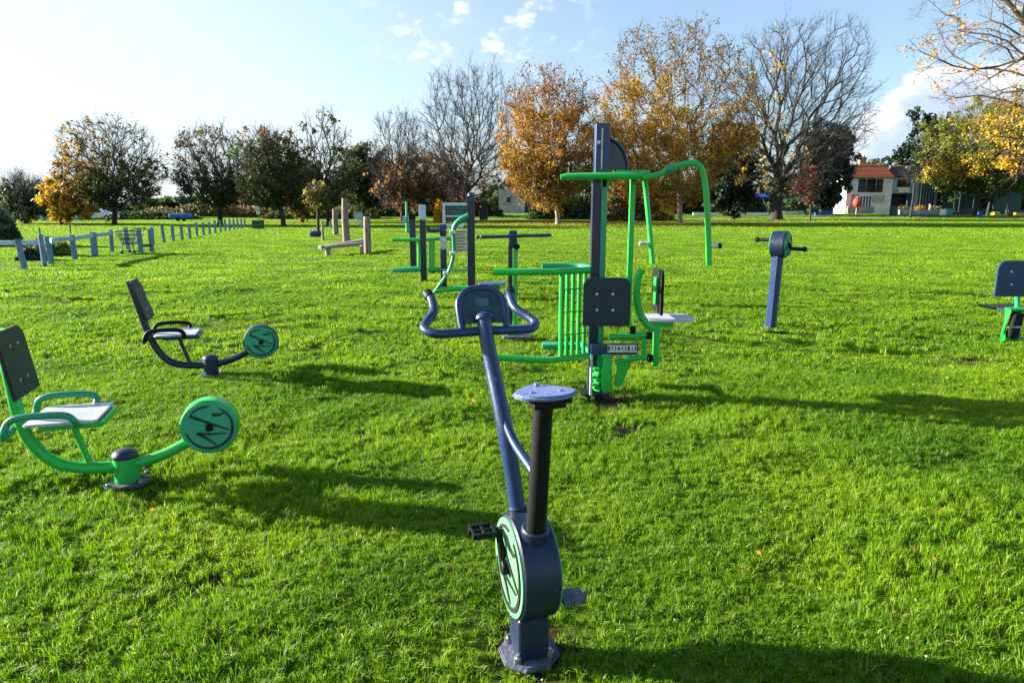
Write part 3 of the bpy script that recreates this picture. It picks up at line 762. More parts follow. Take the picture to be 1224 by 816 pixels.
    for px_, py_ in ((776, 401), (777, 428), (756, 394)):
        q = W(px_, py_, yl - .02); MB().cyl(q + Vector((-.02, 0, 0)), q + Vector((.02, 0, 0)), .032, 14, bevel=.005).build('pivot_cap', M['black'], t)
    MB().tube([W(770, 402, yl), W(770, 428, yl)], .018, 10).build('link_rod', M['green'], t)
    MB().prism([(0, 0), (.11, .02), (.05, -.16), (.02, -.20), (-.02, -.18)], .03, frame(W(738, 434, yl), (1, 0, 0), (0, 0, 1), (0, -1, 0)), .004).build('gusset', M['green'], t)
    MB().box(W(725.5, 446, yl - .02), (.075, .06, W(725, 424, yl).z - W(725, 468, yl).z), None, .01).build('lower_post', M['green'], t)
    fl = MB()
    for i in range(9):
        a = W(713 + 2.5 * math.sin(i * 1.7), 441 + 3.0 * i, yl + .03); fl.box(a, (.05, .06, .026), rot_z(i * .5), .008)
    fl.build('chain_guard', M['green'], t)
    MB().box(W(706.5, 448, yl - .02), (.018, .04, .33), None, .004).build('side_strip', M['dial'], t)
    # scale box with tick marks
    c0 = W(734, 417, yl - .07); wd = W(762, 417, yl - .07).x - W(706, 417, yl - .07).x
    sb = MB().box(c0, (wd, .05, .085), None, .006).build('scale_box', M['navy'], t)
    MB().box(c0 + Vector((.06, -.0275, .008)), (wd * .62, .004, .058), None, .001).build('scale_plate', M['dial'], sb)
    tk = MB()
    for i in range(9):
        x = c0.x - .045 + i * .026
        tk.box((x, c0.y - .031, c0.z + .01), (.006 if i % 3 else .012, .003, .034 - .01 * (i % 2)), None)
    tk.build('scale_marks', M['decal'], sb)
multi_gym()

# ------------------------------------------------------------------ arm bike post
def arm_bike():
    p = p_armb; t = thing('arm_bike', 'navy post with a small hand crank drum, alone on the right lawn', 'exercise machine', (p.x, p.y, gz(p.x, p.y)))
    top = W(930, 305, p.y)
    MB().tube([Vector((p.x, p.y, .02)), top], .068, 8, up=(.38, .92, 0)).build('post', M['navy'], t)
    MB().prism(rounded(.22, .22, .04), .014, Matrix.Translation((p.x, p.y, gz(p.x, p.y) + .03)), .003).build('base_plate', M['base'], t)
    a = R(40); ax = Vector((math.cos(a), -math.sin(a), 0)); fw = Vector((math.sin(a), math.cos(a), 0))
    c = W(933, 292, p.y); r = .165
    MB().cyl(c - ax * .085, c + ax * .085, r, 40, bevel=.008).build('drum', M['navydark'], t)
    for s in (-1, 1):
        f = MB().cyl(c + ax * s * .083, c + ax * s * .092, r * .93, 40).build('disc_face', M['disc'], t)
        emblem(c + ax * s * .092, r * .93, fw * s, (0, 0, 1), ax * s, parent=f)
        u = Vector((0, 0, 1)) * -.05 * s
        m_ = MB(); m_.cyl(c + ax * s * .09 + u * .0, c + ax * s * .12, .02, 14); m_.tube([c + ax * s * .115, c + ax * s * .115 + u], .016, 10); cr = m_.build('crank', M['black'], t)
        m_ = MB().cyl(c + ax * s * .115 + u, c + ax * s * .31 + u, .022, 14, bevel=.004).cyl(c + ax * s * .27 + u, c + ax * s * .315 + u, .032, 14, bevel=.006)
        m_.build('hand_grip', M['black'], t)
arm_bike()

# ------------------------------------------------------------------ seat machine at right edge
def edge_machine():
    p = G(1222, 408); Y = p.y
    t = thing('leg_extension_bench', 'green exercise bench with blue backrest cut off by the right edge', 'exercise machine', (p.x, p.y, 0))
    c = W(1223, 333, Y); w = 2 * (W(1223, 333, Y).x - W(1191, 333, Y).x); h = W(1223, 311, Y).z - W(1223, 354, Y).z
    b = MB().prism(rounded(w, h, .10, (1, 1, 0, 0)), .025, frame(c, (1, 0, 0), (0, 0, 1), (0, -1, 0)), .004).build('backrest', M['navy'], t)
    bolt_set([(W(a_, b_, Y - .013) + Vector((0, .004, 0)), W(a_, b_, Y - .013) - Vector((0, .008, 0)), .013) for a_ in (1209, 1237) for b_ in (325, 340)], M['dial'], b)
    yy = Y + .07
    MB().tube([W(1216, 350, yy), W(1216, 372, yy)], .026, 12).build('back_post', M['teal'], t)
    MB().tube([W(1230, 350, yy), W(1230, 372, yy)], .026, 12).build('back_post', M['teal'], t)
    P = lambda x, y: ((W(x, y, Y).x - p.x), W(x, y, Y).z)
    f = [P(1203, 369), P(1241, 369), P(1249, 407), P(1195, 407)]
    hole = None
    fr = MB()
    q = [W(1205, 370, Y), W(1239, 370, Y), W(1247, 405, Y), W(1198, 405, Y)]
    fr.tube(q, .045, 8, closed=True, flat=.8); fr.build('seat_frame', M['green'], t)
    MB().box((p.x, Y + .25, W(1222, 372, Y).z), (.44, .5, .03), None, .01).build('seat', M['navydark'], t)
    pd = MB()
    pd.prism(rounded(.11, .30, .03), .08, frame(W(1213, 389, Y - .03), (1, 0, .0), (.12, 0, 1), (0, -1, 0)), .008)
    pb = pd.build('shin_pad', M['black'], t)
    MB().prism(rounded(.11, .30, .03), .08, frame(W(1233, 389, Y - .03), (1, 0, 0), (-.12, 0, 1), (0, -1, 0)), .008).build('shin_pad', M['black'], t)
    MB().cyl(W(1205, 391, Y - .09), W(1240, 391, Y - .09), .012, 8).build('roller_bar', M['steel'], t)
edge_machine()

# ------------------------------------------------------------------ middle-distance fitness posts
def crossbar_post():
    p = G(613, 404); Y = p.y
    t = thing('crossbar_post', 'navy and green post with a horizontal crossbar, just left of the multi gym', 'exercise machine', (p.x, Y, 0))
    top = W(613, 276, Y)
    MB().box((W(610, 340, Y).x, Y, W(610, 290, Y).z / 2), (.05, .07, W(610, 290, Y).z), None, .006).build('post', M['navydark'], t)
    MB().box((W(616, 340, Y).x, Y - .02, W(610, 292, Y).z / 2), (.05, .06, W(610, 292, Y).z), None, .006).build('guide_rail', M['green'], t)
    MB().box(W(613, 286, Y), (.10, .11, .20), None, .035, 4).build('post_head', M['navydark'], t)
    MB().cyl(W(618, 295, Y - .06), W(618, 295, Y), .035, 14, bevel=.005).build('knob', M['black'], t)
    MB().cyl(W(569, 283.5, Y - .1), W(659, 281, Y + .0), .019, 12, bevel=.003).build('crossbar', M['navy'], t)
    MB().cyl(W(569, 283.5, Y - .1) + Vector((.04, 0, .001)), W(569, 283.5, Y - .1) + Vector((.06, 0, .001)), .021, 12).build('collar', M['dial'], t)
    MB().prism(rounded(.34, .26, .03), .02, Matrix.Translation((p.x + .05, Y, .03)), .004).build('base_plate', M['base'], t)
    MB().box((p.x + .02, Y - .12, .16), (.42, .08, .03), None, .008).build('foot_rest', M['teal'], t)
crossbar_post()
def cross_trainer():
    p = G(564, 356); Y = p.y
    t = thing('cross_trainer', 'tall navy post with a curved green swing lever and pedal rail, behind the bike handlebar', 'exercise machine', (p.x, Y, 0))
    top = W(563, 234, Y)
    MB().box((p.x, Y, top.z / 2), (.125, .12, top.z), None, .012).build('post', M['navydark'], t)
    MB().cyl((p.x, Y, top.z - .01), (p.x, Y, top.z + .05), .055, 16, r2=.045, bevel=.01).build('post_cap', M['navy'], t)
    yl = Y - .12
    lv = [W(560, 258, yl), W(552, 262, yl), W(545, 268, yl), W(542, 277, yl), W(542.5, 300, yl), W(539, 318, yl), W(533, 330, yl), W(519, 350, yl)]
    a = MB().tube(lv, [.05, .05, .045, .035, .03, .03, .03, .03], 12, smooth=5).build('swing_lever', M['teal'], t)
    for px_, py_ in ((541, 278), (541, 303), (533, 327)):
        q = W(px_, py_, yl - .03); MB().cyl(q - Vector((.045, 0, 0)), q + Vector((.045, 0, 0)), .035, 12, bevel=.004).build('joint_collar', M['dial'], a)
    z0 = W(540, 346, yl).z
    MB().tube([W(521, 348, yl), W(530, 346, yl), W(560, 344, yl)], .045, 12).build('pedal_rail', M['green'], t)
    MB().box(W(546, 323, Y + .1), (.5, .07, .03), None, .008).build('stabiliser', M['teal'], t)
    MB().prism(rounded(.46, .30, .04), .035, Matrix.Translation(W(588, 339, Y - .05)), .006).build('foot_plate', M['plate'], t)
    MB().tube([W(566, 345, Y), W(575, 341, Y), W(598, 344, Y - .05)], .03, 10, smooth=3).build('plate_bracket', M['green'], t)
cross_trainer()
def simple_post(px, pyb, pyt, w, label, cap_mat, body_mat, caplen=.15, name='fitness_post'):
    p = G(px, pyb); Y = p.y; top = W(px, pyt, Y)
    t = thing(name, label, 'post', (p.x, Y, 0), 'navy posts of the outdoor gym')
    MB().box((p.x, Y, (top.z - caplen) / 2), (w, w, top.z - caplen), None, .01).build('post', body_mat, t)
    MB().box((p.x, Y, top.z - caplen / 2), (w * 1.12, w * 1.12, caplen), None, .02).build('post_cap', cap_mat, t)
    return t, p, top
t, p, top = simple_post(531, 345, 268, .11, 'stout navy post with a white sleeve, just left of the tall curved-lever post', M['navy'], M['navydark'], .2)
MB().box((p.x, p.y, W(530, 290, p.y).z), (.118, .118, .24), None, .004).build('sleeve', M['dial'], t)
simple_post(507, 336, 245, .12, 'tallest slim navy post with a pale blue top, left of the white-sleeved post', M['bluewhite'], M['navydark'], .30)
simple_post(494.5, 322, 255, .14, 'furthest black-topped navy post beside the green dip bars', M['black'], M['navydark'], .15)

def dip_station():
    p = G(500, 326); Y = p.y
    t = thing('dip_station', 'low green parallel dip bars with foot rails, furthest of the gym equipment', 'exercise machine', (p.x, Y, 0))
    z = W(485, 287, Y).z
    MB().tube([W(469, 287, Y), W(520, 286, Y)], .04, 10).build('arm_rest_bar', M['green'], t)
    MB().tube([W(500, 286, Y + 1.2), W(540, 285, Y + 1.2)], .04, 10).build('arm_rest_bar', M['teal'], t)
    MB().tube([W(470, 324, Y), W(503, 321.5, Y)], .075, 10).build('foot_rail', M['teal'], t)
    MB().tube([W(512, 323, Y), W(535, 321, Y)], .06, 10).build('foot_rail', M['green'], t)
    for px_ in (500.5, 514, 518): MB().tube([W(px_, 286, Y), W(px_, 323, Y)], .035, 8).build('upright', M['green'], t)
    MB().tube([W(510, 273, Y + .5), W(515, 276, Y + .5), W(530, 275, Y + .5)], .05, 8).build('handle', M['navy'], t)
dip_station()
def info_board():
    Y = 23.0
    c = W(545, 274, Y); t = thing('information_board', 'pale framed notice board with dark top panel and cream lower panel, beyond the curved-lever post', 'notice board', (c.x, Y, 0))
    xl, xr = W(531, 260, Y).x, W(560, 260, Y).x
    zt = W(545, 243, Y).z
    f = MB()
    for x in (xl, xr): f.box((x, Y, zt / 2), (.09, .09, zt), None, .01)
    f.box(((xl + xr) / 2, Y, zt - .03), (xr - xl, .08, .09), None, .01); f.box(((xl + xr) / 2, Y, W(545, 258.5, Y).z), (xr - xl, .07, .05), None, .01)
    f.build('frame', M['bluewhite'], t)
    zc = (zt + W(545, 266, Y).z) / 2
    a = MB().box(((xl + xr) / 2, Y + .01, zc), (xr - xl - .08, .03, zt - W(545, 266, Y).z - .06), None).build('top_panel', M['panel'], t)
    wr = MB()
    for i in range(7): wr.box(((xl + xr) / 2 + .02 + .045 * i, Y - .012, zc + .16 + .02 * math.sin(i * 2)), (.03, .01, .035 + .02 * (i % 2)), None)
    for i in range(3): wr.box(((xl + xr) / 2 + .05, Y - .012, zc + .05 - .08 * i), (.45 - .1 * i, .01, .02), None)
    wr.build('lettering', M['teal'], a)
    z0, z1 = W(545, 275, Y).z, W(545, 305, Y).z
    a = MB().box(((xl + xr) / 2 + .1, Y - .06, (z0 + z1) / 2), (xr - xl - .18, .025, z0 - z1), None).build('lower_panel', M['cream'], t)
    wr = MB()
    for i in range(8): wr.box(((xl + xr) / 2 + .1, Y - .075, z1 + .08 + i * (z0 - z1 - .14) / 7), (.34 + .1 * math.sin(i * 3), .006, .022), None)
    wr.build('text_lines', M['bark'], a)
    MB().box(((xl + xr) / 2 - .05, Y, W(545, 270, Y).z), (.55, .06, .12), None, .02).build('shelf', M['bluewhite'], t)
info_board()

# far slim green pole
p = G(487, 279); t = thing('slim_pole', 'slim pale green pole standing on the far lawn before the dark trees', 'pole', (p.x, p.y, 0))
MB().cyl((p.x, p.y, 0), (p.x, p.y, W(487, 241, p.y).z), .11, 10, r2=.07).build('pole', M['teal'], t)
MB().box((p.x, p.y, W(487, 262, p.y).z), (.5, .12, .35), None, .04).build('box', M['rail'], t)

# ------------------------------------------------------------------ wooden trail
def wooden():
    p = G(414, 294); Y = p.y
    t = thing('tall_wooden_pole', 'tallest bare wooden pole of the balance trail', 'pole', (p.x, Y, 0), 'round wooden poles of the balance trail')
    MB().tube([Vector((p.x + .03, Y, -.1)), Vector((p.x, Y, 1.0)), W(412, 237, Y)], [.16, .145, .125], 12).build('pole', M['wood'], t)
    p = G(439.5, 305); Y = p.y
    t = thing('wooden_post', 'short grey-topped wooden post at the right end of the balance beam', 'post', (p.x, Y, 0), 'round wooden poles of the balance trail')
    MB().tube([Vector((p.x, Y, -.1)), W(438.5, 262, Y)], [.12, .115], 12).build('post', M['wood'], t)
    MB().tube([W(438.5, 262, Y), W(438.5, 259, Y)], [.118, .10], 12).build('post_top', M['woodgrey'], t)
    p = G(401.5, 281); Y = p.y
    t = thing('wooden_pole', 'yellowish wooden pole furthest back in the balance trail', 'pole', (p.x, Y, 0), 'round wooden poles of the balance trail')
    MB().tube([Vector((p.x, Y, -.1)), W(400, 250, Y)], [.17, .14], 12).build('pole', M['wood'], t)
    p = G(386, 288); Y = p.y
    t = thing('thin_post', 'thin dark wooden post left of the balance trail poles', 'post', (p.x, Y, 0))
    MB().tube([Vector((p.x, Y, -.1)), W(385, 265, Y)], [.06, .06], 8).build('post', M['woodgrey'], t)
    a = G(392, 305); Y = a.y
    t = thing('balance_beam', 'low grey timber balance beam running between the wooden poles', 'balance beam', (a.x, Y, 0))
    z = W(392, 297, Y).z; z = .34
    A = W(382, 295.5, Y); B = G(414, 291, .34); Cc = G(438, 287, .36)
    for P0, P1 in ((A, B), (B, Cc), (W(392, 295.2, Y), Vector((G(437, 303).x, G(437, 303).y, .34)))):
        d = (P1 - P0); ang = math.atan2(d.y, d.x)
        MB().box((P0 + P1) / 2, (d.length, .2, .11), Matrix.Rotation(ang, 3, 'Z') @ Matrix.Rotation(-math.asin(d.z / d.length), 3, 'Y'), .015).build('plank', M['woodgrey'], t)
    for q in (G(392, 305), G(434, 304), G(416, 293)):
        MB().cyl((q.x, q.y, -.05), (q.x, q.y, .31), .09, 10).build('leg', M['woodgrey'], t)
wooden()
# dark sports bag near the thin post
p = G(377, 284); mb = MB(); mb.tube([p + Vector((-.30, 0, .16)), p + Vector((-.22, 0, .19)), p + Vector((.22, 0, .2)), p + Vector((.34, 0, .16))], [.06, .17, .17, .07], 12, smooth=3)
t = thing('holdall_bag', 'dark purple holdall lying on the lawn by the thin wooden post', 'bag', p)
mb.build('body', surf('purple_fabric', (.05, .03, .10), None, .8), t)
MB().tube([p + Vector((-.14, -.03, .34)), p + Vector((-.06, -.02, .46)), p + Vector((.08, -.02, .46)), p + Vector((.16, -.03, .34))], .02, 8, smooth=3).build('strap', M['dial'], t)
# small white goal frame
p = G(394.5, 273.5); Y = p.y; t = thing('goal_frame', 'low white metal goal frame on the far lawn behind the wooden poles', 'goal', (p.x, Y, 0))
x0, x1 = p.x, W(432, 270, Y).x; zt = W(394, 266, Y).z
MB().box((x0, Y, zt / 2), (.1, .1, zt), None, .01).build('upright', M['rail'], t)
MB().box((x1, Y, zt / 2), (.1, .1, zt), None, .01).build('upright', M['rail'], t)
MB().box(((x0 + x1) / 2, Y, zt), (x1 - x0 + .1, .1, .1), None, .01).build('crossbar', M['rail'], t)

# litter bin far left-centre
p = G(309, 275); Y = p.y; t = thing('litter_bin', 'dark green square litter bin standing alone on the far lawn', 'bin', (p.x, Y, 0))
s = W(315, 270, Y).x - W(303.5, 270, Y).x; h = W(309, 264, Y).z
MB().box((p.x, Y, h / 2 + .05), (s, s * .8, h - .1), None, .04).build('body', M['greenbin'], t)
MB().box((p.x, Y, h + .02), (s * 1.06, s * .86, .07), None, .03).build('lid', M['greenbin'], t)
MB().box((p.x, Y - s * .4, h * .78), (s * .6, .03, h * .16), None).build('slot', M['decal'], t)

# ------------------------------------------------------------------ fence row (left)
A0 = Vector((G(28, 322).x, G(28, 322).y, 0)); D = Vector((-.225, .974, 0)) * 1.62
posts = []
names_ = ['leaning grey-blue fence post nearest the left edge', 'second fence post, with a dark foot, right of the leaning one', 'third blue fence post from the left',
          'widest blue fence post, fourth from the left', 'slim blue fence post where the pale rail ends']
NP = 23
for k in range(NP):
    c = A0 + D * k; c.z = gz(c.x, c.y)
    if k == 0: c.z -= .01
    lab = names_[k] if k < 5 else None
    if lab is None: lab = 'square blue-grey timber post in the railless row receding along the left lawn'
    t = thing('fence_post', lab, 'fence post', c, 'blue-grey timber posts edging the lawn')
    w = (.105, .11, .11, .15, .10)[k] if k < 5 else .105
    h = .80 + rnd.uniform(-.03, .05)
    m_ = MB(); lean = Vector((rnd.uniform(-.03, .03), rnd.uniform(-.02, .02), 0))
    if k == 0: lean = Vector((-.07, 0, 0))
    if k < NP:
        rot = rot_z(rnd.uniform(-.1, .1))
        bmx = bmesh.new()
        m_.prism(rounded(w, w, .012, n=2), .001, Matrix.Translation((0, 0, -.05)))
        m_ = MB(); 
        R4 = frame(c + Vector((0, 0, h / 2 - .06)), (1, 0, -lean.x), (0, 1, 0), (lean.x / h + 1e-4, lean.y / h, 1))
        m_.prism(rounded(w, w, .012, n=2), h + .04, R4, .006)
    m_.build('post', M['fencepost'], t)
    top = c + Vector((0, 0, h - .04)) + lean * .5
    posts.append(top)
t = thing('top_rail', 'pale blue timber rail carried by the first fence posts at the left edge', 'rail', posts[0])
pr = [Vector((posts[0].x - 2.3, posts[0].y - 1.4, .50))] + [posts[0] + Vector((.0, .09, -.10))] 
for a_, b_ in ((Vector((A0.x - 3.2, A0.y + 1.6, .56)), Vector((A0.x - .15, A0.y + .95, .62))), (posts[0] + Vector((.25, .9, -.10)), posts[1] + Vector((0, .1, -.1))),
               (posts[1] + Vector((0, .1, -.1)), posts[2] + Vector((0, .1, -.1))), (posts[2] + Vector((0, .1, -.1)), posts[3] + Vector((0, .1, -.1))), (posts[3] + Vector((0, .1, -.1)), posts[4] + Vector((0, .1, -.12)))):
    d = b_ - a_
    MB().box((a_ + b_) / 2, (d.length, .05, .12), Matrix.Rotation(math.atan2(d.y, d.x), 3, 'Z') @ Matrix.Rotation(-math.asin(d.z / d.length), 3, 'Y'), .01).build('rail', M['rail'], t)
q = Vector((A0.x - .12, A0.y + .95, 0))
t = thing('rail_post', 'thin round-topped post standing close behind the leaning fence post', 'post', q)
MB().cyl(q, q + Vector((0, 0, .84)), .065, 10, bevel=.02).build('post', M['fencepost'], t)

# shopping trolley
def trolley():
    p = G(158, 303.5); t = thing('wire_trolley', 'abandoned blue-grey wire shopping trolley beside the row of fence posts', 'trolley', (p.x, p.y, 0))
    s = .52; x, y = p.x, p.y
    fr = MB()
    for sx in (-1, 1):
        for sy in (-1, 1):
            fr.tube([Vector((x + sx * .20, y + sy * .24, .09)), Vector((x + sx * .17, y + sy * .22, .36))], .018, 6)
        fr.tube([Vector((x + sx * .20, y - .26, .11)), Vector((x + sx * .20, y + .26, .11))], .016, 6)
    fr.build('frame', M['navy'], t)
    b = MB()
    def ring(z, w, d): 
        q = [Vector((x - w, y - d, z)), Vector((x + w, y - d, z)), Vector((x + w, y + d, z)), Vector((x - w, y + d, z))]; b.tube(q, .012, 5, closed=True); return q
    rings = [ring(.34, .17, .26), ring(.50, .21, .31), ring(.64, .25, .35), ring(.76, .28, .38)]
    for i in range(4):
        for k in range(9):
            f = k / 9
            a = rings[0][i].lerp(rings[0][(i + 1) % 4], f); c = rings[3][i].lerp(rings[3][(i + 1) % 4], f)
            b.tube([a, c], .007, 4)
    for k in range(8): b.tube([rings[0][0].lerp(rings[0][1], k / 7), rings[0][3].lerp(rings[0][2], k / 7)], .006, 4)
    b.build('basket', M['navy'], t)
    MB().tube([Vector((x + .28, y - .38, .80)), Vector((x + .34, y - .38, .84)), Vector((x + .34, y + .38, .84)), Vector((x + .28, y + .38, .80))], .018, 8).build('handle', M['navydark'], t)
    for sx in (-1, 1):
        for sy in (-1, 1):
            c = Vector((x + sx * .2, y + sy * .24, .055)); MB().cyl(c - Vector((0, .015, 0)), c + Vector((0, .015, 0)), .05, 12).build('wheel', M['rubber'], t)
trolley()
t = thing('low_barrier', 'two dark blue posts joined by a low rail, right of the wire trolley', 'barrier', G(176, 303))
a, b_ = G(169, 303.5), G(182, 302)
for q, l in ((a, .80), (b_, .82)): MB().box((q.x, q.y, l / 2), (.11, .11, l), None, .012).build('post', M['fencepost'], t)
d = b_ - a
MB().box(((a + b_) / 2) + Vector((0, 0, .26)), (d.length, .07, .08), Matrix.Rotation(math.atan2(d.y, d.x), 3, 'Z'), .01).build('rail', M['navydark'], t)
for px_, pb, pt_, lab in ((48, 283, 272, 'slim stake on the far left lawn behind the leaning fence post'), (84.5, 280, 269, 'slim stake on the far lawn behind the third fence post')):
    p = G(px_, pb); t = thing('wooden_stake', lab, 'stake', (p.x, p.y, 0)); MB().cyl((p.x, p.y, 0), (p.x, p.y, W(px_, pt_, p.y).z), .05, 8).build('stake', M['wood'], t)

# ------------------------------------------------------------------ foliage generators
def fnoise(p, s, seed):
    r = np.random.default_rng(seed)
    out = np.zeros(len(p))
    for k in range(4):
        d = r.normal(size=3); d /= np.linalg.norm(d); ph = r.random() * 6.28
        d2 = r.normal(size=3); d2 /= np.linalg.norm(d2)
        f = s * (1.0 + .6 * k)
        out += np.sin(p @ d * f + ph + 1.3 * np.sin(p @ d2 * f * .7))
    return out / 4
def prisms(P0, P1, r0, r1, n):
    """tapered prisms without caps"""
    d = P1 - P0; L = np.linalg.norm(d, axis=1)[:, None] + 1e-9; d = d / L
    ref = np.where(np.abs(d[:, 2:3]) < .9, np.array([[0, 0, 1.]]), np.array([[1., 0, 0]]))
    u = np.cross(d, ref); u /= np.linalg.norm(u, axis=1)[:, None]; v = np.cross(d, u)
    m = len(P0); V = np.zeros((m, 2 * n, 3))
    for k in range(n):
        c, s = math.cos(2 * math.pi * k / n), math.sin(2 * math.pi * k / n)
        o = u * c + v * s
        V[:, k] = P0 + o * r0[:, None]; V[:, n + k] = P1 + o * r1[:, None]
    base = np.arange(m)[:, None] * 2 * n
    F_ = np.concatenate([base + [k, (k + 1) % n, n + (k + 1) % n, n + k] for k in range(n)], 0)
    return V.reshape(-1, 3), F_
def tree(name, label, px, py, Y, w_px, top_px, bot_px, seed, cx_px=None, Np=900, bf=.55, tip=.018, bark='bark', twig='twig', ntw=4, twl=.9,
         leaves=(), nleaf=0, lsize=.16, lump=.11, fork=.3, cat='tree', group='trees round the park', squash=1.0, base_z=None, trunk_r=None, pexp=.6, egg=.15, dome=.42, fill=.36):
    rg = np.random.default_rng(seed)
    if Y is None: Y = G(px, py).y
    bp = W(px, py, Y); bz = gz(bp.x, Y) if base_z is None else base_z
    base = np.array([bp.x, Y, bz])
    sc = (W(px + 1, (top_px + bot_px) / 2, Y).x - W(px, (top_px + bot_px) / 2, Y).x)
    cxp = cx_px if cx_px is not None else px
    cx = W(cxp, (top_px + bot_px) / 2, Y).x
    zt = W(px, top_px, Y).z; zb = W(px, bot_px, Y).z
    rx = w_px / 2 * sc; rz = (zt - zb) / 2
    cen = np.array([cx, Y, zb + (zt - zb) * dome])
    # sample the crown envelope
    pts = []
    while len(pts) < Np:
        q = rg.normal(size=(4000, 3)); q /= np.linalg.norm(q, axis=1)[:, None]
        rad = rg.random(4000) ** fill * (1 + lump * fnoise(q * 3, 1.3, seed + 1))
        q = q * rad[:, None]
        q[:, 0] *= rx; q[:, 1] *= rx * squash
        # egg shape: narrower low part
        hn = np.abs(q[:, 2]); boost = np.where(q[:, 2] > 0, np.clip((1 - np.clip(hn, 0, .98) ** 2.25) ** (1 / 2.25) / np.sqrt(1 - np.clip(hn, 0, .98) ** 2), 1, 1.5), 1.0)
        q[:, 0] *= boost; q[:, 1] *= boost; q[:, 2] *= 1 / np.where(q[:, 2] > 0, 1 + .0 * hn, 1)
        hz = q[:, 2]
        q[:, 2] *= np.where(q[:, 2] > 0, (zt - zb) * (1 - dome), (zt - zb) * dome)
        k_ = 1 - egg * np.clip(-hz / ((zt - zb) * dome), 0, 1) ** 1.5
        q[:, 0] *= k_; q[:, 1] *= k_
        q = q + cen
        q = q[q[:, 2] > bz + .8]
        pts += list(q)
    pts = np.array(pts[:Np])
    H_ = zt - bz
    fk = bz + H_ * fork
    nodes = [base]; par = [-1]; plen = [0.]
    nt_ = 6
    lean = rg.normal(size=2) * .012 * H_
    for k in range(1, nt_ + 1):
        f = k / nt_
        p = base + np.array([lean[0] * f + rg.normal() * .02, lean[1] * f, (fk - bz) * f]); 
        p[0] += (cx - base[0]) * .25 * f * f
        nodes.append(p); par.append(k - 1); plen.append(0.)
    n0 = len(nodes)
    best = np.full(Np, 1e9); bi = np.zeros(Np, int)
    ND = np.zeros((Np + n0, 3)); ND[:n0] = nodes; PL = np.zeros(Np + n0)
    for i in range(n0 - 2, n0):
        d = np.linalg.norm(pts - ND[i], axis=1); m_ = d < best; best[m_] = d[m_]; bi[m_] = i
    cost = best.copy(); alive = np.ones(Np, bool); cnt = n0
    for _ in range(Np):
        j = int(np.argmin(np.where(alive, cost, 1e9)))
        i = bi[j]; alive[j] = False
        ND[cnt] = pts[j]; par.append(int(i)); PL[cnt] = PL[i] + np.linalg.norm(pts[j] - ND[i])
        d = np.linalg.norm(pts - pts[j], axis=1)
        c = d + bf * PL[cnt]
        m_ = alive & (c < cost); cost[m_] = c[m_]; bi[m_] = cnt
        cnt += 1
    par = np.array(par); NN = cnt
    # pipe model
    rad = np.zeros(NN); e = 2.35
    ch = np.zeros(NN)
    for i in range(NN - 1, 0, -1):
        if ch[i] == 0: rad[i] = tip ** e
        rad[par[i]] += rad[i]; ch[par[i]] += 1
    order_r = rad ** (1 / e)
    if trunk_r: order_r = np.maximum(order_r * 1.0, 0); k_ = trunk_r / order_r[1]; order_r = tip + (order_r - tip) * max(k_, .3)
    # smooth
    for _ in range(2):
        acc = np.zeros((NN, 3)); cc = np.zeros(NN)
        np.add.at(acc, par[1:], ND[1:NN]); np.add.at(cc, par[1:], 1)
        m_ = (cc > 0) & (np.arange(NN) >= n0)
        idx = np.where(m_)[0]
        ND[idx] = ND[idx] * .5 + .25 * ND[par[idx]] + .25 * acc[idx] / cc[idx][:, None]
    t = thing(name, label, cat, tuple(base), group)
    rr = order_r.copy(); rr[0] = rr[1] * 1.45; rr[1] *= 1.08
    c_ = np.arange(1, NN); p_ = par[1:]
    r0 = np.minimum(rr[p_], rr[c_] * 1.6); r0[:n0 - 1] = rr[p_[:n0 - 1]]
    thick = rr[c_] > tip * 2.6
    Va, Fa = prisms(ND[p_[thick]], ND[c_[thick]], r0[thick], rr[c_][thick], 7)
    fast_mesh('trunk', Va, Fa, [M[bark]], parent=t, smooth=True)
    thin = ~thick
    Vs, Fs, ms = [], [], []
    off = 0
    def add(V_, F_, mi):
        nonlocal off
        Vs.append(V_); Fs.append(F_ + off); ms.append(np.full(len(F_), mi)); off += len(V_)
    if thin.any():
        V_, F_ = prisms(ND[p_[thin]], ND[c_[thin]], r0[thin], rr[c_][thin], 4); add(V_, F_, 0)
    # twigs
    small = np.where(rr[:NN] < tip * 4)[0]; small = small[small >= n0]
    src = np.repeat(small, ntw)
    if len(src) and ntw:
        dirp = ND[src] - ND[par[src]]; dirp /= np.linalg.norm(dirp, axis=1)[:, None] + 1e-9
        outw = ND[src] - cen; outw /= np.linalg.norm(outw, axis=1)[:, None] + 1e-9
        d = dirp * .6 + outw * .35 + rg.normal(size=dirp.shape) * .55 + np.array([0, 0, .22]); d /= np.linalg.norm(d, axis=1)[:, None]
        L = twl * (.4 + .8 * rg.random(len(src)))[:, None]
        p0 = ND[par[src]] + (ND[src] - ND[par[src]]) * rg.random(len(src))[:, None]
        p1 = p0 + d * L * .5; d2 = d + rg.normal(size=d.shape) * .3 + np.array([0, 0, .15]); p2 = p1 + d2 * L * .5
        k1 = np.full(len(src), tip * .75); k2 = k1 * .75; k3 = k1 * .45
        V_, F_ = prisms(p0, p1, k1, k2, 3); add(V_, F_, 0)
        V_, F_ = prisms(p1, p2, k2, k3, 3); add(V_, F_, 0)
        for q0 in (p1, p1 * .4 + p2 * .6):
            d3 = d + rg.normal(size=d.shape) * .7; d3 /= np.linalg.norm(d3, axis=1)[:, None]
            V_, F_ = prisms(q0, q0 + d3 * L * .45, k2 * .8, k3 * .8, 3); add(V_, F_, 0)
    mats = [M[twig]]
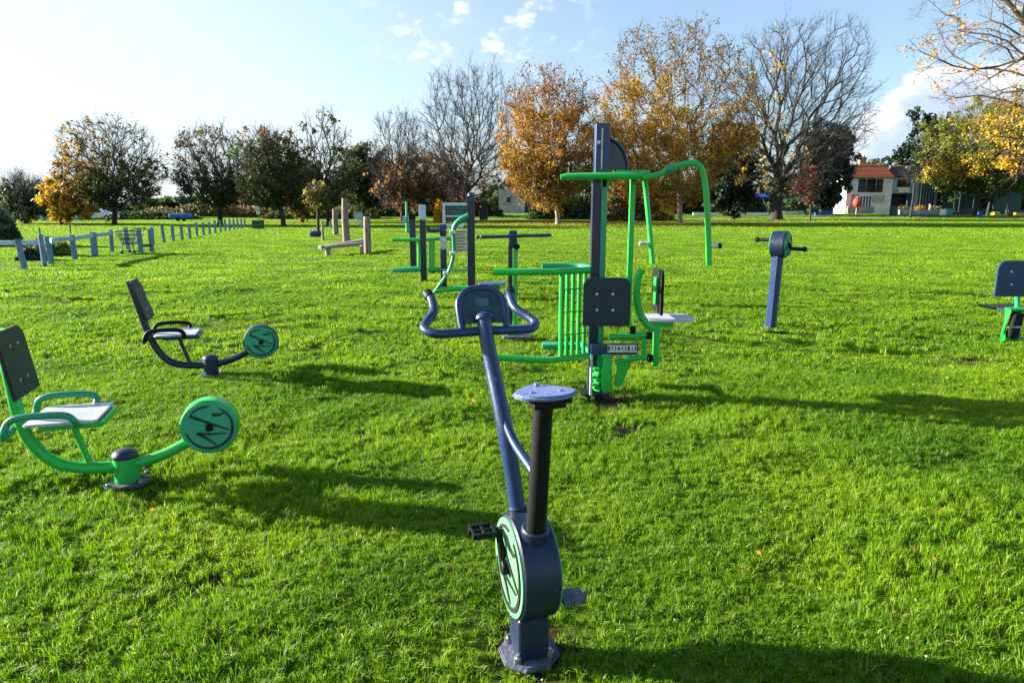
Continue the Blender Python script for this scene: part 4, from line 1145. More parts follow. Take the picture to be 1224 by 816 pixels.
    if leaves and nleaf:
        pool = ND[n0:NN][rr[n0:NN] < tip * 5]
        clus = pool[rg.integers(0, len(pool), max(40, nleaf // 22))] + rg.normal(size=(max(40, nleaf // 22), 3)) * (twl * .4)
        c = clus[rg.integers(0, len(clus), nleaf * 3)] + rg.normal(size=(nleaf * 3, 3)) * (twl * .24)
        u = np.stack([(c[:, 0] - cx) / rx, (c[:, 1] - Y) / rx, (c[:, 2] - zb) / (zt - zb)], 1)   # normalised position in the crown
        used = np.zeros(len(c), bool); taken = 0
        cl = fnoise(c, 1.1, seed + 9); gap = fnoise(c, 2.2 / max(twl, .6), seed + 17) > -.12
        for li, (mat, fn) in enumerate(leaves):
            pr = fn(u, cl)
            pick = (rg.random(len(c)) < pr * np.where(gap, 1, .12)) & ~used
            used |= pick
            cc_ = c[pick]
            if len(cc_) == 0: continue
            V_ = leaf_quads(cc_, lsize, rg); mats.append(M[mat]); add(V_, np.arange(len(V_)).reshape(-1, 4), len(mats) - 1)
    fast_mesh('crown', np.concatenate(Vs), np.concatenate(Fs), mats, np.concatenate(ms), parent=t)
    return t
def sm(a, b, x): return np.clip((x - a) / (b - a), 0, 1)
const = lambda k: (lambda u, c: np.full(len(u), k))

def bush(name, label, x0, x1, Y, h, depth, mats, n, size, seed, z0=None, cat='bush', group=None, lumps=5, stem=True, roof=.35):
    """a shrub or hedge : leaf clumps through a lumpy volume, stems inside"""
    rg = np.random.default_rng(seed)
    cx = (x0 + x1) / 2; zb = gz(cx, Y) if z0 is None else z0
    t = thing(name, label, cat, (cx, Y, zb), group)
    u = rg.random(n * 2) * 2 - 1
    v = rg.random(n * 2) * 2 - 1
    hx = 1 - roof * (.5 + .5 * np.sin(u * lumps + seed)) * (.6 + .4 * np.sin(u * lumps * 2.7 + seed * 2 + v * 2))
    edge = np.sqrt(np.clip(1 - np.abs(u) ** 3.5, 0, 1)) * np.sqrt(np.clip(1 - np.abs(v) ** 2.5, 0, 1))
    wv = rg.random(n * 2) ** .7
    keep = np.arange(n * 2) < n
    c = np.stack([cx + u * (x1 - x0) / 2, Y + v * depth / 2, zb + wv * h * hx * edge], 1)[keep]
    c += rg.normal(size=c.shape) * size * .6
    k = fnoise(c, 1.4 / max(size * 4, .3), seed + 3)
    V_ = leaf_quads(c, size, rg)
    mi = np.zeros(len(c), int)
    for i in range(1, len(mats)): mi[k > (-.2 + .45 * (i - 1) / 1)] = i
    o = fast_mesh('foliage', V_, np.arange(len(V_)).reshape(-1, 4), [M[m_] for m_ in mats], mi, parent=t)
    if stem:
        ns = max(3, int((x1 - x0) / 1.2)); P0, P1 = [], []
        for i in range(ns):
            x = x0 + (x1 - x0) * (i + .5) / ns
            for k in range(3):
                P0.append((x, Y, zb - .05)); P1.append((x + rg.normal() * .12 * h, Y + rg.normal() * .1 * h, zb + h * rg.uniform(.4, .65)))
        V_, F_ = prisms(np.array(P0), np.array(P1), np.full(len(P0), .02 * h), np.full(len(P0), .007 * h), 5)
        fast_mesh('stems', V_, F_, [M['bark']], parent=t)
    return t

# ------------------------------------------------------------------ trees, left to right
L_low = lambda th: (lambda u, c: sm(th + .12, th - .12, u[:, 2] + .12 * c))
tree('bare_tree', 'small hazy grey half-bare tree at the far left edge', 30, 268, 66, 62, 207, 264, 101, cx_px=31, Np=420, tip=.02, ntw=5, twl=1.0, twig='twiggrey',
     leaves=[('lf_grey', lambda u, c: sm(.9, .1, u[:, 2]) * .8)], nleaf=5200, lsize=.15, fork=.2)
tree('broad_tree', 'large round tree with orange leaves on its left side, left part of the park', 137, 269.5, 60, 120, 137, 252, 102, cx_px=134, Np=1200, bark='barkdark', tip=.016, ntw=3, twl=.75, twig='twiggrey', bf=.4,
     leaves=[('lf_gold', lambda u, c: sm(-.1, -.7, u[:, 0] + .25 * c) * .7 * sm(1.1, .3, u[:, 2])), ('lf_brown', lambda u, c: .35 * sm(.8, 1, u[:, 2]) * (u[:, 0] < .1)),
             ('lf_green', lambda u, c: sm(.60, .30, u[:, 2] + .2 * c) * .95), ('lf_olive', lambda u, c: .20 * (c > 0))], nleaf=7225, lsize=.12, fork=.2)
tree('yellow_tree', 'small bright yellow-orange tree in front of the broad tree at left', 73, 269, 61, 56, 214, 262, 103, cx_px=80, Np=260, tip=.02, ntw=3, twl=.7, bark='barkdark',
     leaves=[('lf_yellow', const(.8)), ('lf_gold', const(.5))], nleaf=2600, lsize=.16, fork=.3)
tree('round_tree', 'dark-trunked tree with airy bluish round top, second big tree from the left', 263, 269.5, 60, 92, 147, 249, 104, cx_px=254, Np=850, bark='barkdark', twig='twiggrey', tip=.018, ntw=3, twl=.9, bf=.4,
     leaves=[('lf_green', lambda u, c: sm(.55, .15, u[:, 2] + .25 * c) * .8), ('lf_olive', lambda u, c: .32 * (c > -.1)), ('lf_brown', lambda u, c: .12 * (u[:, 0] < 0))], nleaf=4080, lsize=.12, fork=.2)
tree('dense_tree', 'dense dark green tree with a browning top, just left of the yellow-green tree', 339, 271, 56, 84, 154, 248, 105, cx_px=326, Np=750, bark='barkdark', tip=.018, ntw=3, twl=.9, bf=.4,
     leaves=[('lf_brown', lambda u, c: .55 * sm(.75, .95, u[:, 2] + .1 * c)), ('lf_green', lambda u, c: .42 + .4 * sm(.7, .2, u[:, 2])), ('lf_olive', const(.25))], nleaf=5400, lsize=.12, fork=.22)
tree('olive_gold_tree', 'low domed tree of olive and gold leaves with a short trunk', 361, 266, 72, 62, 190, 262, 106, cx_px=361, Np=500, tip=.02, ntw=3, twl=.8,
     leaves=[('lf_gold', lambda u, c: sm(-.1, .3, c) * .7), ('lf_olive', const(.8)), ('lf_yg', const(.4))], nleaf=6800, lsize=.16, fork=.25)
tree('sparse_tree', 'tall sparse tree with tufts of bluish leaves on open branches', 393, 270, 60, 64, 128, 250, 107, cx_px=391, Np=430, bark='barkdark', twig='twiggrey', tip=.02, ntw=3, twl=.7, bf=.6, fork=.2,
     leaves=[('lf_green', lambda u, c: .40 * sm(-.1, .2, c)), ('lf_olive', lambda u, c: .3 * sm(.5, .2, u[:, 2]))], nleaf=2600, lsize=.15)
tree('dark_tree', 'dark green bushy tree between the sparse tree and the bare-topped tree', 433, 264, 80, 60, 172, 254, 108, cx_px=432, Np=600, tip=.02, ntw=3, twl=.9, bark='barkdark',
     leaves=[('lf_green', const(.75)), ('lf_olive', const(.4))], nleaf=6480, lsize=.18, fork=.25)
tree('bare_topped_tree', 'rounded bare-topped tree left of centre with russet leaves below', 481, 265, 76, 80, 126, 255, 109, cx_px=478, Np=1000, twig='twiggrey', tip=.016, ntw=4, twl=.8, bf=.5, bark='barkdark',
     leaves=[('lf_brown', lambda u, c: sm(.5, .3, u[:, 2] + .12 * c) * .6)], nleaf=3500, lsize=.16, fork=.25)
tree('russet_tree', 'low spreading russet-brown tree in front of the bare-topped tree', 505, 262, 84, 118, 176, 250, 110, cx_px=505, Np=700, tip=.02, ntw=4, twl=1.0,
     leaves=[('lf_brown', const(.6)), ('lf_gold', lambda u, c: .3 * (c > .1))], nleaf=6500, lsize=.17, fork=.3)
tree('tall_bare_tree', 'tall leafless tree with fine upright branches left of the orange tree', 563, 266, 72, 118, 62, 250, 111, cx_px=560, Np=1500, bark='barkdark', twig='twiggrey', tip=.016, ntw=4, twl=.85, bf=.5, fork=.2,
     leaves=[('lf_brown', lambda u, c: sm(.3, .1, u[:, 2]) * .5)], nleaf=2200, lsize=.16)
tree('orange_tree', 'large orange-leaved tree in the centre with a pale split trunk', 667, 268.5, 63, 124, 77, 250, 112, cx_px=655, Np=1100, bark='barkpale', tip=.017, ntw=4, twl=.9, bf=.35, twig='twiggold',
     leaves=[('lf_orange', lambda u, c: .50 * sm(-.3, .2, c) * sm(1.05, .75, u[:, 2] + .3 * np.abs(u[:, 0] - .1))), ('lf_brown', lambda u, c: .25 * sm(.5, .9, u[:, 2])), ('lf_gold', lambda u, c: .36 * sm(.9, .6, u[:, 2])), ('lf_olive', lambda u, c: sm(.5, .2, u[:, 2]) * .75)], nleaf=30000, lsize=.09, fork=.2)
tree('golden_tree', 'very large golden-leaved tree with a thick grey trunk right of the multi gym', 812, 267.5, 66, 208, 26, 250, 113, cx_px=802, Np=1250, bark='barkpale', tip=.018, ntw=4, twl=1.0, twig='twiggold', fork=.18, bf=.38,
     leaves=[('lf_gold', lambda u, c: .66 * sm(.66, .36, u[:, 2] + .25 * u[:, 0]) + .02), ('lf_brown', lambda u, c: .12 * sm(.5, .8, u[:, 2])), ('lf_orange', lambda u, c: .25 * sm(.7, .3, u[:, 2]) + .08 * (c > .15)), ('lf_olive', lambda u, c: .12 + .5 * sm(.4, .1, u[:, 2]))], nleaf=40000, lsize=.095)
tree('evergreen_tree', 'dark evergreen filling the gap between the golden tree and the great bare tree', 876, 262, 92, 66, 138, 260, 114, cx_px=872, Np=600, tip=.02, ntw=3, twl=1.0, bark='barkdark',
     leaves=[('lf_ever', const(1)), ('lf_green', const(.4)), ('lf_yg', lambda u, c: .12 * (c > .2))], nleaf=9500, lsize=.24, fork=.15)
tree('great_bare_tree', 'great dark-trunked tree, almost leafless, the tallest right of centre', 927, 263, 88, 196, 14, 240, 115, cx_px=945, Np=2000, bark='barkdark', tip=.019, ntw=5, twl=1.2, bf=.5, fork=.2, twig='twiggrey',
     leaves=[('lf_gold', lambda u, c: sm(.1, -.6, u[:, 0]) * .35 * .6), ('lf_olive', lambda u, c: sm(.2, -.6, u[:, 0]) * .35 * sm(.9, .3, u[:, 2]))], nleaf=6000, lsize=.16, trunk_r=.72)
tree('conifer_tree', 'dark spreading conifer just left of the red-roofed house', 984, 258, 106, 56, 143, 252, 116, cx_px=986, egg=.35, Np=700, tip=.02, ntw=3, twl=1.2, bark='barkdark',
     leaves=[('lf_ever', const(1)), ('lf_green', const(.3))], nleaf=9500, lsize=.27, fork=.12, lump=.3)
tree('young_tree', 'young slim tree with a few dark red leaves near the house', 968, 266, 82, 38, 196, 242, 117, cx_px=964, Np=170, tip=.016, ntw=3, twl=.8, fork=.42, trunk_r=.11, bark='bark',
     leaves=[('lf_red', const(.5)), ('lf_brown', const(.4))], nleaf=700, lsize=.12)
tree('dark_roadside_tree', 'dark evergreen standing right of the red-roofed house, behind the yellow tree', 1103, 255, 125, 70, 139, 252, 118, cx_px=1106, Np=600, tip=.02, ntw=3, twl=1.2, bark='barkdark',
     leaves=[('lf_ever', const(1)), ('lf_green', const(.5))], nleaf=9000, lsize=.28, fork=.12, lump=.3)
tree('yellow_green_tree', 'wide yellow-green tree hanging over the stalls at the right edge', 1165, 258, 104, 150, 112, 236, 119, cx_px=1181, Np=1300, tip=.02, ntw=3, twl=1.2, bark='barkdark',
     leaves=[('lf_yg', lambda u, c: .6 * sm(-.3, .2, c) * sm(.15, .5, u[:, 2]) + .2), ('lf_yellow', lambda u, c: .7 * (np.abs(u[:, 2] - .42 - .25 * u[:, 0]) < .12)), ('lf_green', lambda u, c: .6 * sm(.8, .2, u[:, 2]) + .25)], nleaf=25200, lsize=.17, fork=.2)
tree('spreading_tree', 'big tree at the right edge whose bare golden boughs reach into the top corner', 1330, 290, 30, 410, -300, 215, 120, cx_px=1333, Np=1700, tip=.010, ntw=4, twl=.6, bf=.3, bark='bark', twig='twiggold', fork=.35,
     leaves=[('lf_yellow', lambda u, c: .95 * sm(.22, .12, u[:, 2])), ('lf_gold', lambda u, c: .5 * sm(-.1, .3, c))], nleaf=19000, lsize=.06, trunk_r=.42)
tree('slender_dark_tree', 'slender dark trunk rising in front of the house terrace', 1088, 261, 99, 26, 190, 222, 121, cx_px=1088, Np=60, tip=.018, ntw=2, twl=.6, fork=.6, trunk_r=.16, bark='barkdark', twig='twiggrey')
tree('thin_tree', 'thin young tree beside the dark holdall, left of the wooden poles', 380, 277, None, 26, 222, 252, 122, cx_px=380, Np=110, tip=.015, ntw=3, twl=.6, fork=.5, trunk_r=.09, bark='barkdark',
     leaves=[('lf_olive', const(.6)), ('lf_gold', const(.4))], nleaf=500, lsize=.12)
# far left conifer bush
bush('conifer_bush', 'pale green conifer bush cut by the left edge of the lawn', W(-22, 280, 27).x, W(10, 280, 27).x, 27, 1.75, 1.6, ['lf_grey', 'lf_green'], 5200, .075, 31, lumps=1.5, roof=.2)
bush('red_leaved_shrub', 'small shrub with a maroon top growing behind the second fence post', W(42, 295, 21.5).x, W(52, 295, 21.5).x, 21.5, .62, .35, ['lf_red', 'lf_red'], 500, .03, 32, lumps=1)
bush('dark_shrub', 'low dark shrub behind the first gap of the fence', W(26, 300, 19.6).x, W(50, 300, 19.6).x, 19.6, .42, .6, ['lf_ever', 'lf_green'], 1700, .04, 33)
bush('yellow_green_shrub', 'yellow-topped green shrub behind the third fence post', W(58, 300, 21.4).x, W(84, 300, 21.4).x, 21.4, .48, .6, ['lf_green', 'lf_yg'], 1700, .04, 34)

# hedges and woodland behind
def hb(name, label, px0, px1, Y, pyt, mats, n, size, seed, depth=5, **k):
    h = W(600, pyt, Y).z - gz(0, Y)
    return bush(name, label, W(px0, 255, Y).x, W(px1, 255, Y).x, Y, h, depth, mats, n, size, seed, cat='hedge', **k)
hb('hedge', 'blue-dark clipped hedge below the broad tree at left', 96, 232, 92, 253, ['lf_ever', 'lf_green'], 6500, .2, 41, roof=.15)
hb('olive_hedge', 'light olive-brown hedge behind the second and third big trees', 170, 335, 104, 245, ['lf_olive', 'lf_brown', 'lf_olive'], 9500, .24, 42)
hb('grey_hedge', 'hazy grey-green hedge at the far left behind the small bare tree', -45, 78, 96, 247, ['lf_grey', 'lf_green'], 5500, .2, 43)
hb('mixed_hedge', 'mixed olive and green hedge under the sparse tree', 320, 450, 96, 247, ['lf_olive', 'lf_green', 'lf_olive'], 9000, .22, 44)
hb('russet_hedge', 'russet undergrowth behind the notice board', 440, 600, 104, 234, ['lf_green', 'lf_brown', 'lf_ever'], 10000, .24, 45)
hb('laurel_hedge', 'dark laurel hedge in the shade behind the orange tree', 632, 745, 92, 226, ['lf_ever', 'lf_green'], 9000, .22, 46)
hb('copper_hedge', 'tangled copper and olive undergrowth right behind the multi gym post', 722, 800, 82, 206, ['lf_olive', 'lf_brown', 'lf_gold'], 9500, .2, 47)
hb('yew_hedge', 'near-black yew hedge between the grey trunk and the great bare tree', 790, 910, 112, 214, ['lf_ever', 'lf_ever', 'lf_green'], 11000, .26, 48)
hb('garden_hedge', 'dark garden hedge beyond the great bare tree', 905, 1000, 128, 238, ['lf_ever', 'lf_green'], 6000, .28, 49)
bush('orange_bush', 'round bright orange bush just left of the notice board', W(519, 255, 70).x, W(533, 255, 70).x, 70, W(525, 237, 70).z, 2, ['lf_yellow', 'lf_gold'], 1500, .1, 50, roof=.15)
# far woodland (one uncountable mass) closing the horizon
rg = np.random.default_rng(77); n = 42000
x = rg.uniform(-210, 230, n); y = rg.uniform(150, 166, n)
hh = 7.5 + 2.5 * np.sin(x * .09) + 1.8 * np.sin(x * .31 + 1) + 1.2 * np.sin(x * .9)
hh *= np.clip(.35 + (x + 90) / 160, .35, 1)
c = np.stack([x, y, .5 + rg.random(n) ** .8 * hh], 1)
V_ = leaf_quads(c, .75, rg)
fw = fast_mesh('far_woodland', V_, np.arange(len(V_)).reshape(-1, 4), [M['lf_green'], M['lf_ever'], M['lf_brown']], (fnoise(c, .15, 4) > 0).astype(int) + (fnoise(c, .3, 5) > .45).astype(int))
tag(fw, 'distant band of dark woodland closing the far side of the park', 'woodland', kind='stuff')

# ------------------------------------------------------------------ path
def strip(name, ptsl, wid, mat, dz=.03):
    V, F_ = [], []
    P = [Vector(p) for p in ptsl]
    Q = []
    for i in range(len(P) - 1):
        for k in range(12): Q.append(P[i].lerp(P[i + 1], k / 12))
    Q.append(P[-1])
    for i, p in enumerate(Q):
        d = (Q[min(i + 1, len(Q) - 1)] - Q[max(i - 1, 0)]).normalized(); s = Vector((-d.y, d.x, 0)) * wid / 2
        for q in (p - s, p + s): V.append((q.x, q.y, gz(q.x, q.y) + dz))
    for i in range(len(Q) - 1): F_.append((2 * i, 2 * i + 2, 2 * i + 3, 2 * i + 1))
    o = fast_mesh(name, np.array(V), np.array(F_), [mat], smooth=True); o['kind'] = 'structure'
strip('path', [(-12, 88, 0), (20, 92, 0), (45, 99.5, 0), (62, 101.5, 0), (120, 101.5, 0)], 2.4, M['path'], .05)
strip('road', [(-12, 112, 0), (10, 111, 0), (45, 112.5, 0)], 5.0, M['path'], .03)
# low white kerb wall
t = thing('low_white_wall', 'low white kerb wall in the shade behind the great bare tree', 'wall', (W(875, 257, 106).x, 106, gz(30, 106)))
MB().box(((W(828, 257, 106).x + W(918, 257, 106).x) / 2, 106, gz(30, 106) + .25), (W(918, 257, 106).x - W(828, 257, 106).x, .35, .5), None, .03).build('wall', M['white'], t)
t = thing('planter_wall', 'broken pale garden wall right of the great dark trunk', 'wall', (W(945, 255, 108).x, 108, gz(40, 108)))
for a_, b_ in ((932, 940), (941.5, 948), (949, 956), (957, 962)):
    xa, xb = W(a_, 256, 108).x, W(b_, 256, 108).x
    MB().box(((xa + xb) / 2, 108, gz(40, 108) + .33), (xb - xa, .4, .62 + .1 * math.sin(a_)), None, .03).build('wall_section', M['white'], t)

# ------------------------------------------------------------------ red-roofed house
def house():
    Y = 112; z0 = gz(55, Y)
    X = lambda px: W(px, 230, Y).x
    Z = lambda py: W(1040, py, Y).z
    t = thing('red_roofed_house', 'white two-storey house with a red tiled roof and open terrace, right side', 'house', (X(1050), Y, z0))
    xl, xm, xr = X(1012), X(1066), X(1100)
    ze = Z(212); zr = Z(196.5)
    D_ = 5.5
    # walls with real openings : built from bands round the openings
    def wall(name, x0, x1, holes, mat, yf=Y, zt=ze, parent=t, th=.3, zb=None):
        zb = z0 - .1 if zb is None else zb
        xs = sorted({x0, x1, *[h[0] for h in holes], *[h[1] for h in holes]}); zs = sorted({zb, zt, *[h[2] for h in holes], *[h[3] for h in holes]})
        bm_ = MB()
        for i in range(len(xs) - 1):
            for j in range(len(zs) - 1):
                cx_, cz_ = (xs[i] + xs[i + 1]) / 2, (zs[j] + zs[j + 1]) / 2
                if any(h[0] < cx_ < h[1] and h[2] < cz_ < h[3] for h in holes): continue
                bm_.box((cx_, yf + th / 2, cz_), (xs[i + 1] - xs[i], th, zs[j + 1] - zs[j]))
        bmesh.ops.remove_doubles(bm_.bm, verts=bm_.bm.verts, dist=.001)
        return bm_.build(name, mat, parent, smooth=False)
    hb_ = (X(1025), X(1055), Z(230), Z(213.5)); hw_ = (X(1029), X(1043), Z(247.5), Z(234.5)); hs_ = (X(1018), X(1028), Z(247.5), Z(232))
    wall('wall', xl, xm, [hb_, hw_, hs_], M['white'])
    MB().box((xl + .15, Y + D_ / 2, (ze + z0) / 2), (.3, D_ - .7, ze - z0), None).build('side_wall', M['white'], t)
    # balcony recess
    MB().box(((hb_[0] + hb_[1]) / 2, Y + 1.7, (hb_[2] + hb_[3]) / 2), (hb_[1] - hb_[0], .1, hb_[3] - hb_[2])).build('balcony_back', M['glass'], t)
    MB().box(((hb_[0] + hb_[1]) / 2, Y + .9, hb_[2] - .06), (hb_[1] - hb_[0], 1.6, .12)).build('balcony_floor', M['stone'], t)
    fr = MB()
    for k in (.33, .72): fr.box((hb_[0] + (hb_[1] - hb_[0]) * k, Y + .1, (hb_[2] + hb_[3]) / 2), (.12, .12, hb_[3] - hb_[2]))
    fr.build('balcony_post', M['bluecurtain'], t)
    rl = MB(); zr_ = hb_[2] + .95; rl.box(((hb_[0] + hb_[1]) / 2, Y - .04, zr_), (hb_[1] - hb_[0], .06, .08))
    for k in range(26): rl.box((hb_[0] + (hb_[1] - hb_[0]) * (k + .5) / 26, Y - .04, hb_[2] + .48), (.03, .03, .9))
    rl.build('balcony_railing', M['darkmetal'], t)
    for (a_, b_, c_, d_), m_, nm in ((hw_, M['glass'], 'window'), (hs_, M['bluecurtain'], 'door')):
        w = MB().box(((a_ + b_) / 2, Y + .2, (c_ + d_) / 2), (b_ - a_, .04, d_ - c_)).build(nm, m_, t)
        f = MB(); n_ = 4 if nm == 'window' else 2
        for k in range(n_ + 1): f.box((a_ + (b_ - a_) * k / n_, Y + .12, (c_ + d_) / 2), (.16 if nm == 'window' else .1, .08, d_ - c_))
        for z_ in (c_, d_): f.box(((a_ + b_) / 2, Y + .12, z_), (b_ - a_, .09, .1))
        f.build('frame', M['white'], w)
    MB().box((X(1050.5), Y - .06, Z(237.5)), (X(1058) - X(1043.5), .08, Z(233) - Z(242)), None, .01).build('sign_board', M['cream'], t)
    MB().box(((xl + xm) / 2 - 1.2, Y - .12, z0 + .55), (xm - xl - 3.0, .24, 1.2), None, .03).build('stone_plinth', M['stone'], t)
    # roofs
    def gable(name, x0, x1, y0, y1, z_e, z_r, mat, ov=.35):
        yc = (y0 + y1) / 2; b_ = MB()
        vs = [(x0 - ov, y0 - ov), (x1 + ov, y0 - ov), (x1 + ov, y1 + ov), (x0 - ov, y1 + ov)]
        v = [b_.bm.verts.new((x, y, z_e)) for x, y in vs]
        r0 = b_.bm.verts.new((x0 + .6, yc, z_r)); r1 = b_.bm.verts.new((x1 + ov - .1, yc, z_r))
        b_._f([v[0], v[1], r1, r0]); b_._f([v[2], v[3], r0, r1]); b_._f([v[3], v[0], r0]); b_._f([v[1], v[2], r1]); b_._f(v[::-1])
        o = b_.build(name, mat, t, smooth=False)
        g_ = MB().box(((x0 + x1) / 2, y0 - ov - .05, z_e - .02), (x1 - x0 + 2 * ov, .14, .14)).build('gutter', M['darkmetal'], o)
        ti = MB()
        n_ = 9
        for k in range(1, n_):
            f = k / n_; y_ = (y0 - ov) + (yc - y0 + ov) * f; z_ = z_e + (z_r - z_e) * f
            ti.box(((x0 + x1) / 2 + .3 * f, y_, z_ + .02), (x1 - x0 + 2 * ov - .9 * f, .08, .06))
        for k in range(12):
            pass
        ti.build('tile_courses', mat, o)
        MB().tube([(x0 + .5, yc, z_r + .03), (x1 + ov - .1, yc, z_r + .03)], .14, 8).build('ridge_tiles', M['brick'], o)
        return o
    gable('roof', xl, xm - .3, Y, Y + D_, ze, zr, M['roof'])
    gable('roof', xm + .35, X(1089), Y + .4, Y + D_, Z(211), Z(198), M['roofdark'], .2)
    # right wing
    hA = (X(1066), X(1094), Z(247), Z(231)); hB = (X(1073), X(1089.5), Z(223.5), Z(214.5))
    wall('wing_wall', xm, xr, [hA, hB], M['bluecurtain'], yf=Y + .4)
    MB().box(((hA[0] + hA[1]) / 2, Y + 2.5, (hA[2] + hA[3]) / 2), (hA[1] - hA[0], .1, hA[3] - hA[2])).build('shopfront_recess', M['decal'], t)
    MB().box(((hB[0] + hB[1]) / 2, Y + .75, (hB[2] + hB[3]) / 2), (hB[1] - hB[0], .05, hB[3] - hB[2])).build('upper_window', M['glass'], t)
    MB().box((X(1081.5), Y + .33, Z(227)), (X(1088) - X(1075), .06, Z(224) - Z(230))).build('name_board', M['white'], t)
    MB().box((xr - .15, Y + 2.8, (ze + z0) / 2), (.3, 4.0, ze - z0), None).build('end_wall', M['bluecurtain'], t)
    MB().box(((xl + xr) / 2, Y + D_ - .1, (ze + z0) / 2), (xr - xl, .3, ze - z0 - .1), None).build('rear_wall', M['white'], t)
    # conservatory panels
    cp = MB()
    for k in range(7):
        x = X(1100) + (X(1124) - X(1100)) * (k + .5) / 7
        cp.box((x, Y + 1.0, (Z(214) + z0) / 2 - .2 * k * .3), (.75, .08, Z(214) - z0 - .25 * abs(k - 1.5)))
    cp.build('conservatory_panel', M['bluecurtain'], t)
    MB().box((X(1104), Y + .8, (Z(213) + z0) / 2), (.18, .18, Z(213) - z0), None, .02).build('downpipe', M['white'], t)
house()
Yh = 112; zh = gz(55, Yh)
# chimney house behind
t = thing('far_house', 'brick house whose orange chimneys show above the red roof', 'house', (W(1028, 220, 135).x, 135, .6))
xa, xb = W(1008, 220, 135).x, W(1060, 220, 135).x
MB().box(((xa + xb) / 2, 138, 4.2), (xb - xa, 6, 7.4)).build('wall', M['brick'], t)
rf = MB(); zt = W(1030, 196, 135).z
v = [rf.bm.verts.new(p) for p in ((xa, 134.6, 7.9), (xb, 134.6, 7.9), (xb, 141.4, 7.9), (xa, 141.4, 7.9), (xa + 1, 138, zt), (xb - 1, 138, zt))]
for f in ((0, 1, 5, 4), (2, 3, 4, 5), (3, 0, 4), (1, 2, 5), (3, 2, 1, 0)): rf._f([v[i] for i in f])
rfo = rf.build('roof', M['roofdark'], t, smooth=False)
for px_ in (1031,):
    q = W(px_, 190, 138); MB().box((q.x, 138, zt + .2), (1.3, .8, 2.4), None, .03).box((q.x, 138, zt + 1.35), (1.45, .95, .16), None, .02).build('chimney', M['brick'], rfo)
    MB().cyl((q.x - .3, 138, zt + 1.4), (q.x - .3, 138, zt + 1.9), .13, 10).cyl((q.x + .3, 138, zt + 1.4), (q.x + .3, 138, zt + 1.9), .13, 10).build('chimney_pots', M['brick'], rfo)

# furniture by the house
def G2(px, Y): return Vector((W(px, 250, Y).x, Y, gz(W(px, 250, Y).x, Y)))
p = G2(1023.5, 110.6); t = thing('red_parasol', 'closed round red parasol against the white house wall', 'parasol', p)
zc = W(1023, 241.5, 110.6).z
MB().cyl(p, Vector((p.x, p.y, zc + 1.0)), .04, 8).build('pole', M['white'], t)
MB().tube([Vector((p.x, p.y, zc + d)) for d in (-.85, -.6, -.2, .25, .6, .85)], [.25, .5, .66, .58, .34, .08], 14, smooth=3).build('canopy', M['red'], t)
p = G2(1068, 103); t = thing('black_bin', 'black wheeled bin by the path in front of the house', 'bin', p)
MB().prism([(-.35, 0), (.35, 0), (.42, 1.5), (-.42, 1.5)], .7, frame(p, (1, 0, 0), (0, 0, 1), (0, -1, 0)), .03).build('body', M['darkmetal'], t)
MB().box(p + Vector((0, .0, 1.55)), (.9, .8, .1), Matrix.Rotation(.08, 3, 'X'), .03).build('lid', M['darkmetal'], t)
MB().cyl(p + Vector((-.40, .3, .12)), p + Vector((.40, .3, .12)), .12, 12).build('wheels', M['rubber'], t)
t = thing('terrace_wall', 'long pale blue low wall of the house terrace', 'wall', G2(1098, 108))
xa, xb = W(1075, 250, 108).x, W(1121, 250, 108).x
MB().box(((xa + xb) / 2, 108, gz(60, 108) + .35), (xb - xa, .3, .7), None, .02).build('wall', M['bluecurtain'], t)
MB().box(((xa + xb) / 2, 108, gz(60, 108) + .73), (xb - xa + .1, .42, .07), None, .01).build('coping', M['white'], t)
for i, (px_, m_, lab) in enumerate(((1077, 'lf_brown', 'brownish potted plant at the left end of the terrace wall'), (1082, 'lf_yg', 'spiky yellowish potted plant second on the terrace wall'),
                                    (1096, 'lf_yellow', 'bright yellow potted flowers in the middle of the terrace wall'), (1102, 'lf_gold', 'orange potted flowers beside the yellow ones'),
                                    (1114, 'lf_brown', 'pale brown potted plant near the right end of the terrace wall'), (1120, 'lf_grey', 'whitish potted plant at the right end of the terrace wall'))):
    x = W(px_, 250, 108.7).x; zb = gz(x, 108.7)
    t = thing('potted_plant', lab, 'potted plant', (x, 108.7, zb), 'potted plants on the house terrace')
    MB().tube([(x, 108.7, zb), (x, 108.7, zb + .55), (x, 108.7, zb + .6)], [.2, .3, .32], 12).build('pot', M['brick'], t)
    c = np.random.default_rng(200 + i).normal(size=(160, 3)) * np.array([.26, .2, .22]) + np.array([x, 108.7, zb + .95])
    V_ = leaf_quads(c, .09, np.random.default_rng(i)); fast_mesh('leaves', V_, np.arange(len(V_)).reshape(-1, 4), [M[m_]], parent=t)
p = G2(1111, 108.4); t = thing('white_post', 'short white post on the house terrace', 'post', p); MB().cyl(p, p + Vector((0, 0, 1.7)), .1, 8, bevel=.03).build('post', M['white'], t)
p = G2(1179.5, 103); t = thing('leaning_post', 'slightly leaning white post between the market stalls', 'post', p)
MB().tube([p, p + Vector((.12, 0, 1.1)), p + Vector((.22, 0, 2.2))], [.14, .13, .12], 10).build('post', M['white'], t)
def bin_box(px, w, h, mat, lab, nm='storage_box', Y=105.5, lidm=None):
    p = G2(px, Y); t = thing(nm, lab, 'box', p)
    MB().box(p + Vector((0, 0, h / 2)), (w, .8, h), None, .05).build('body', M[mat], t)
    MB().box(p + Vector((0, 0, h + .03)), (w * 1.05, .86, .08), None, .03).build('lid', M[lidm or mat], t)
bin_box(1133.5, 1.1, 1.05, 'greenbox', 'emerald green storage box in front of the dark stalls')
bin_box(1127.5, .5, 1.0, 'white', 'narrow white box touching the green storage box')
bin_box(1170.5, .65, .6, 'blue', 'small blue crate left of the leaning white post', 'crate')
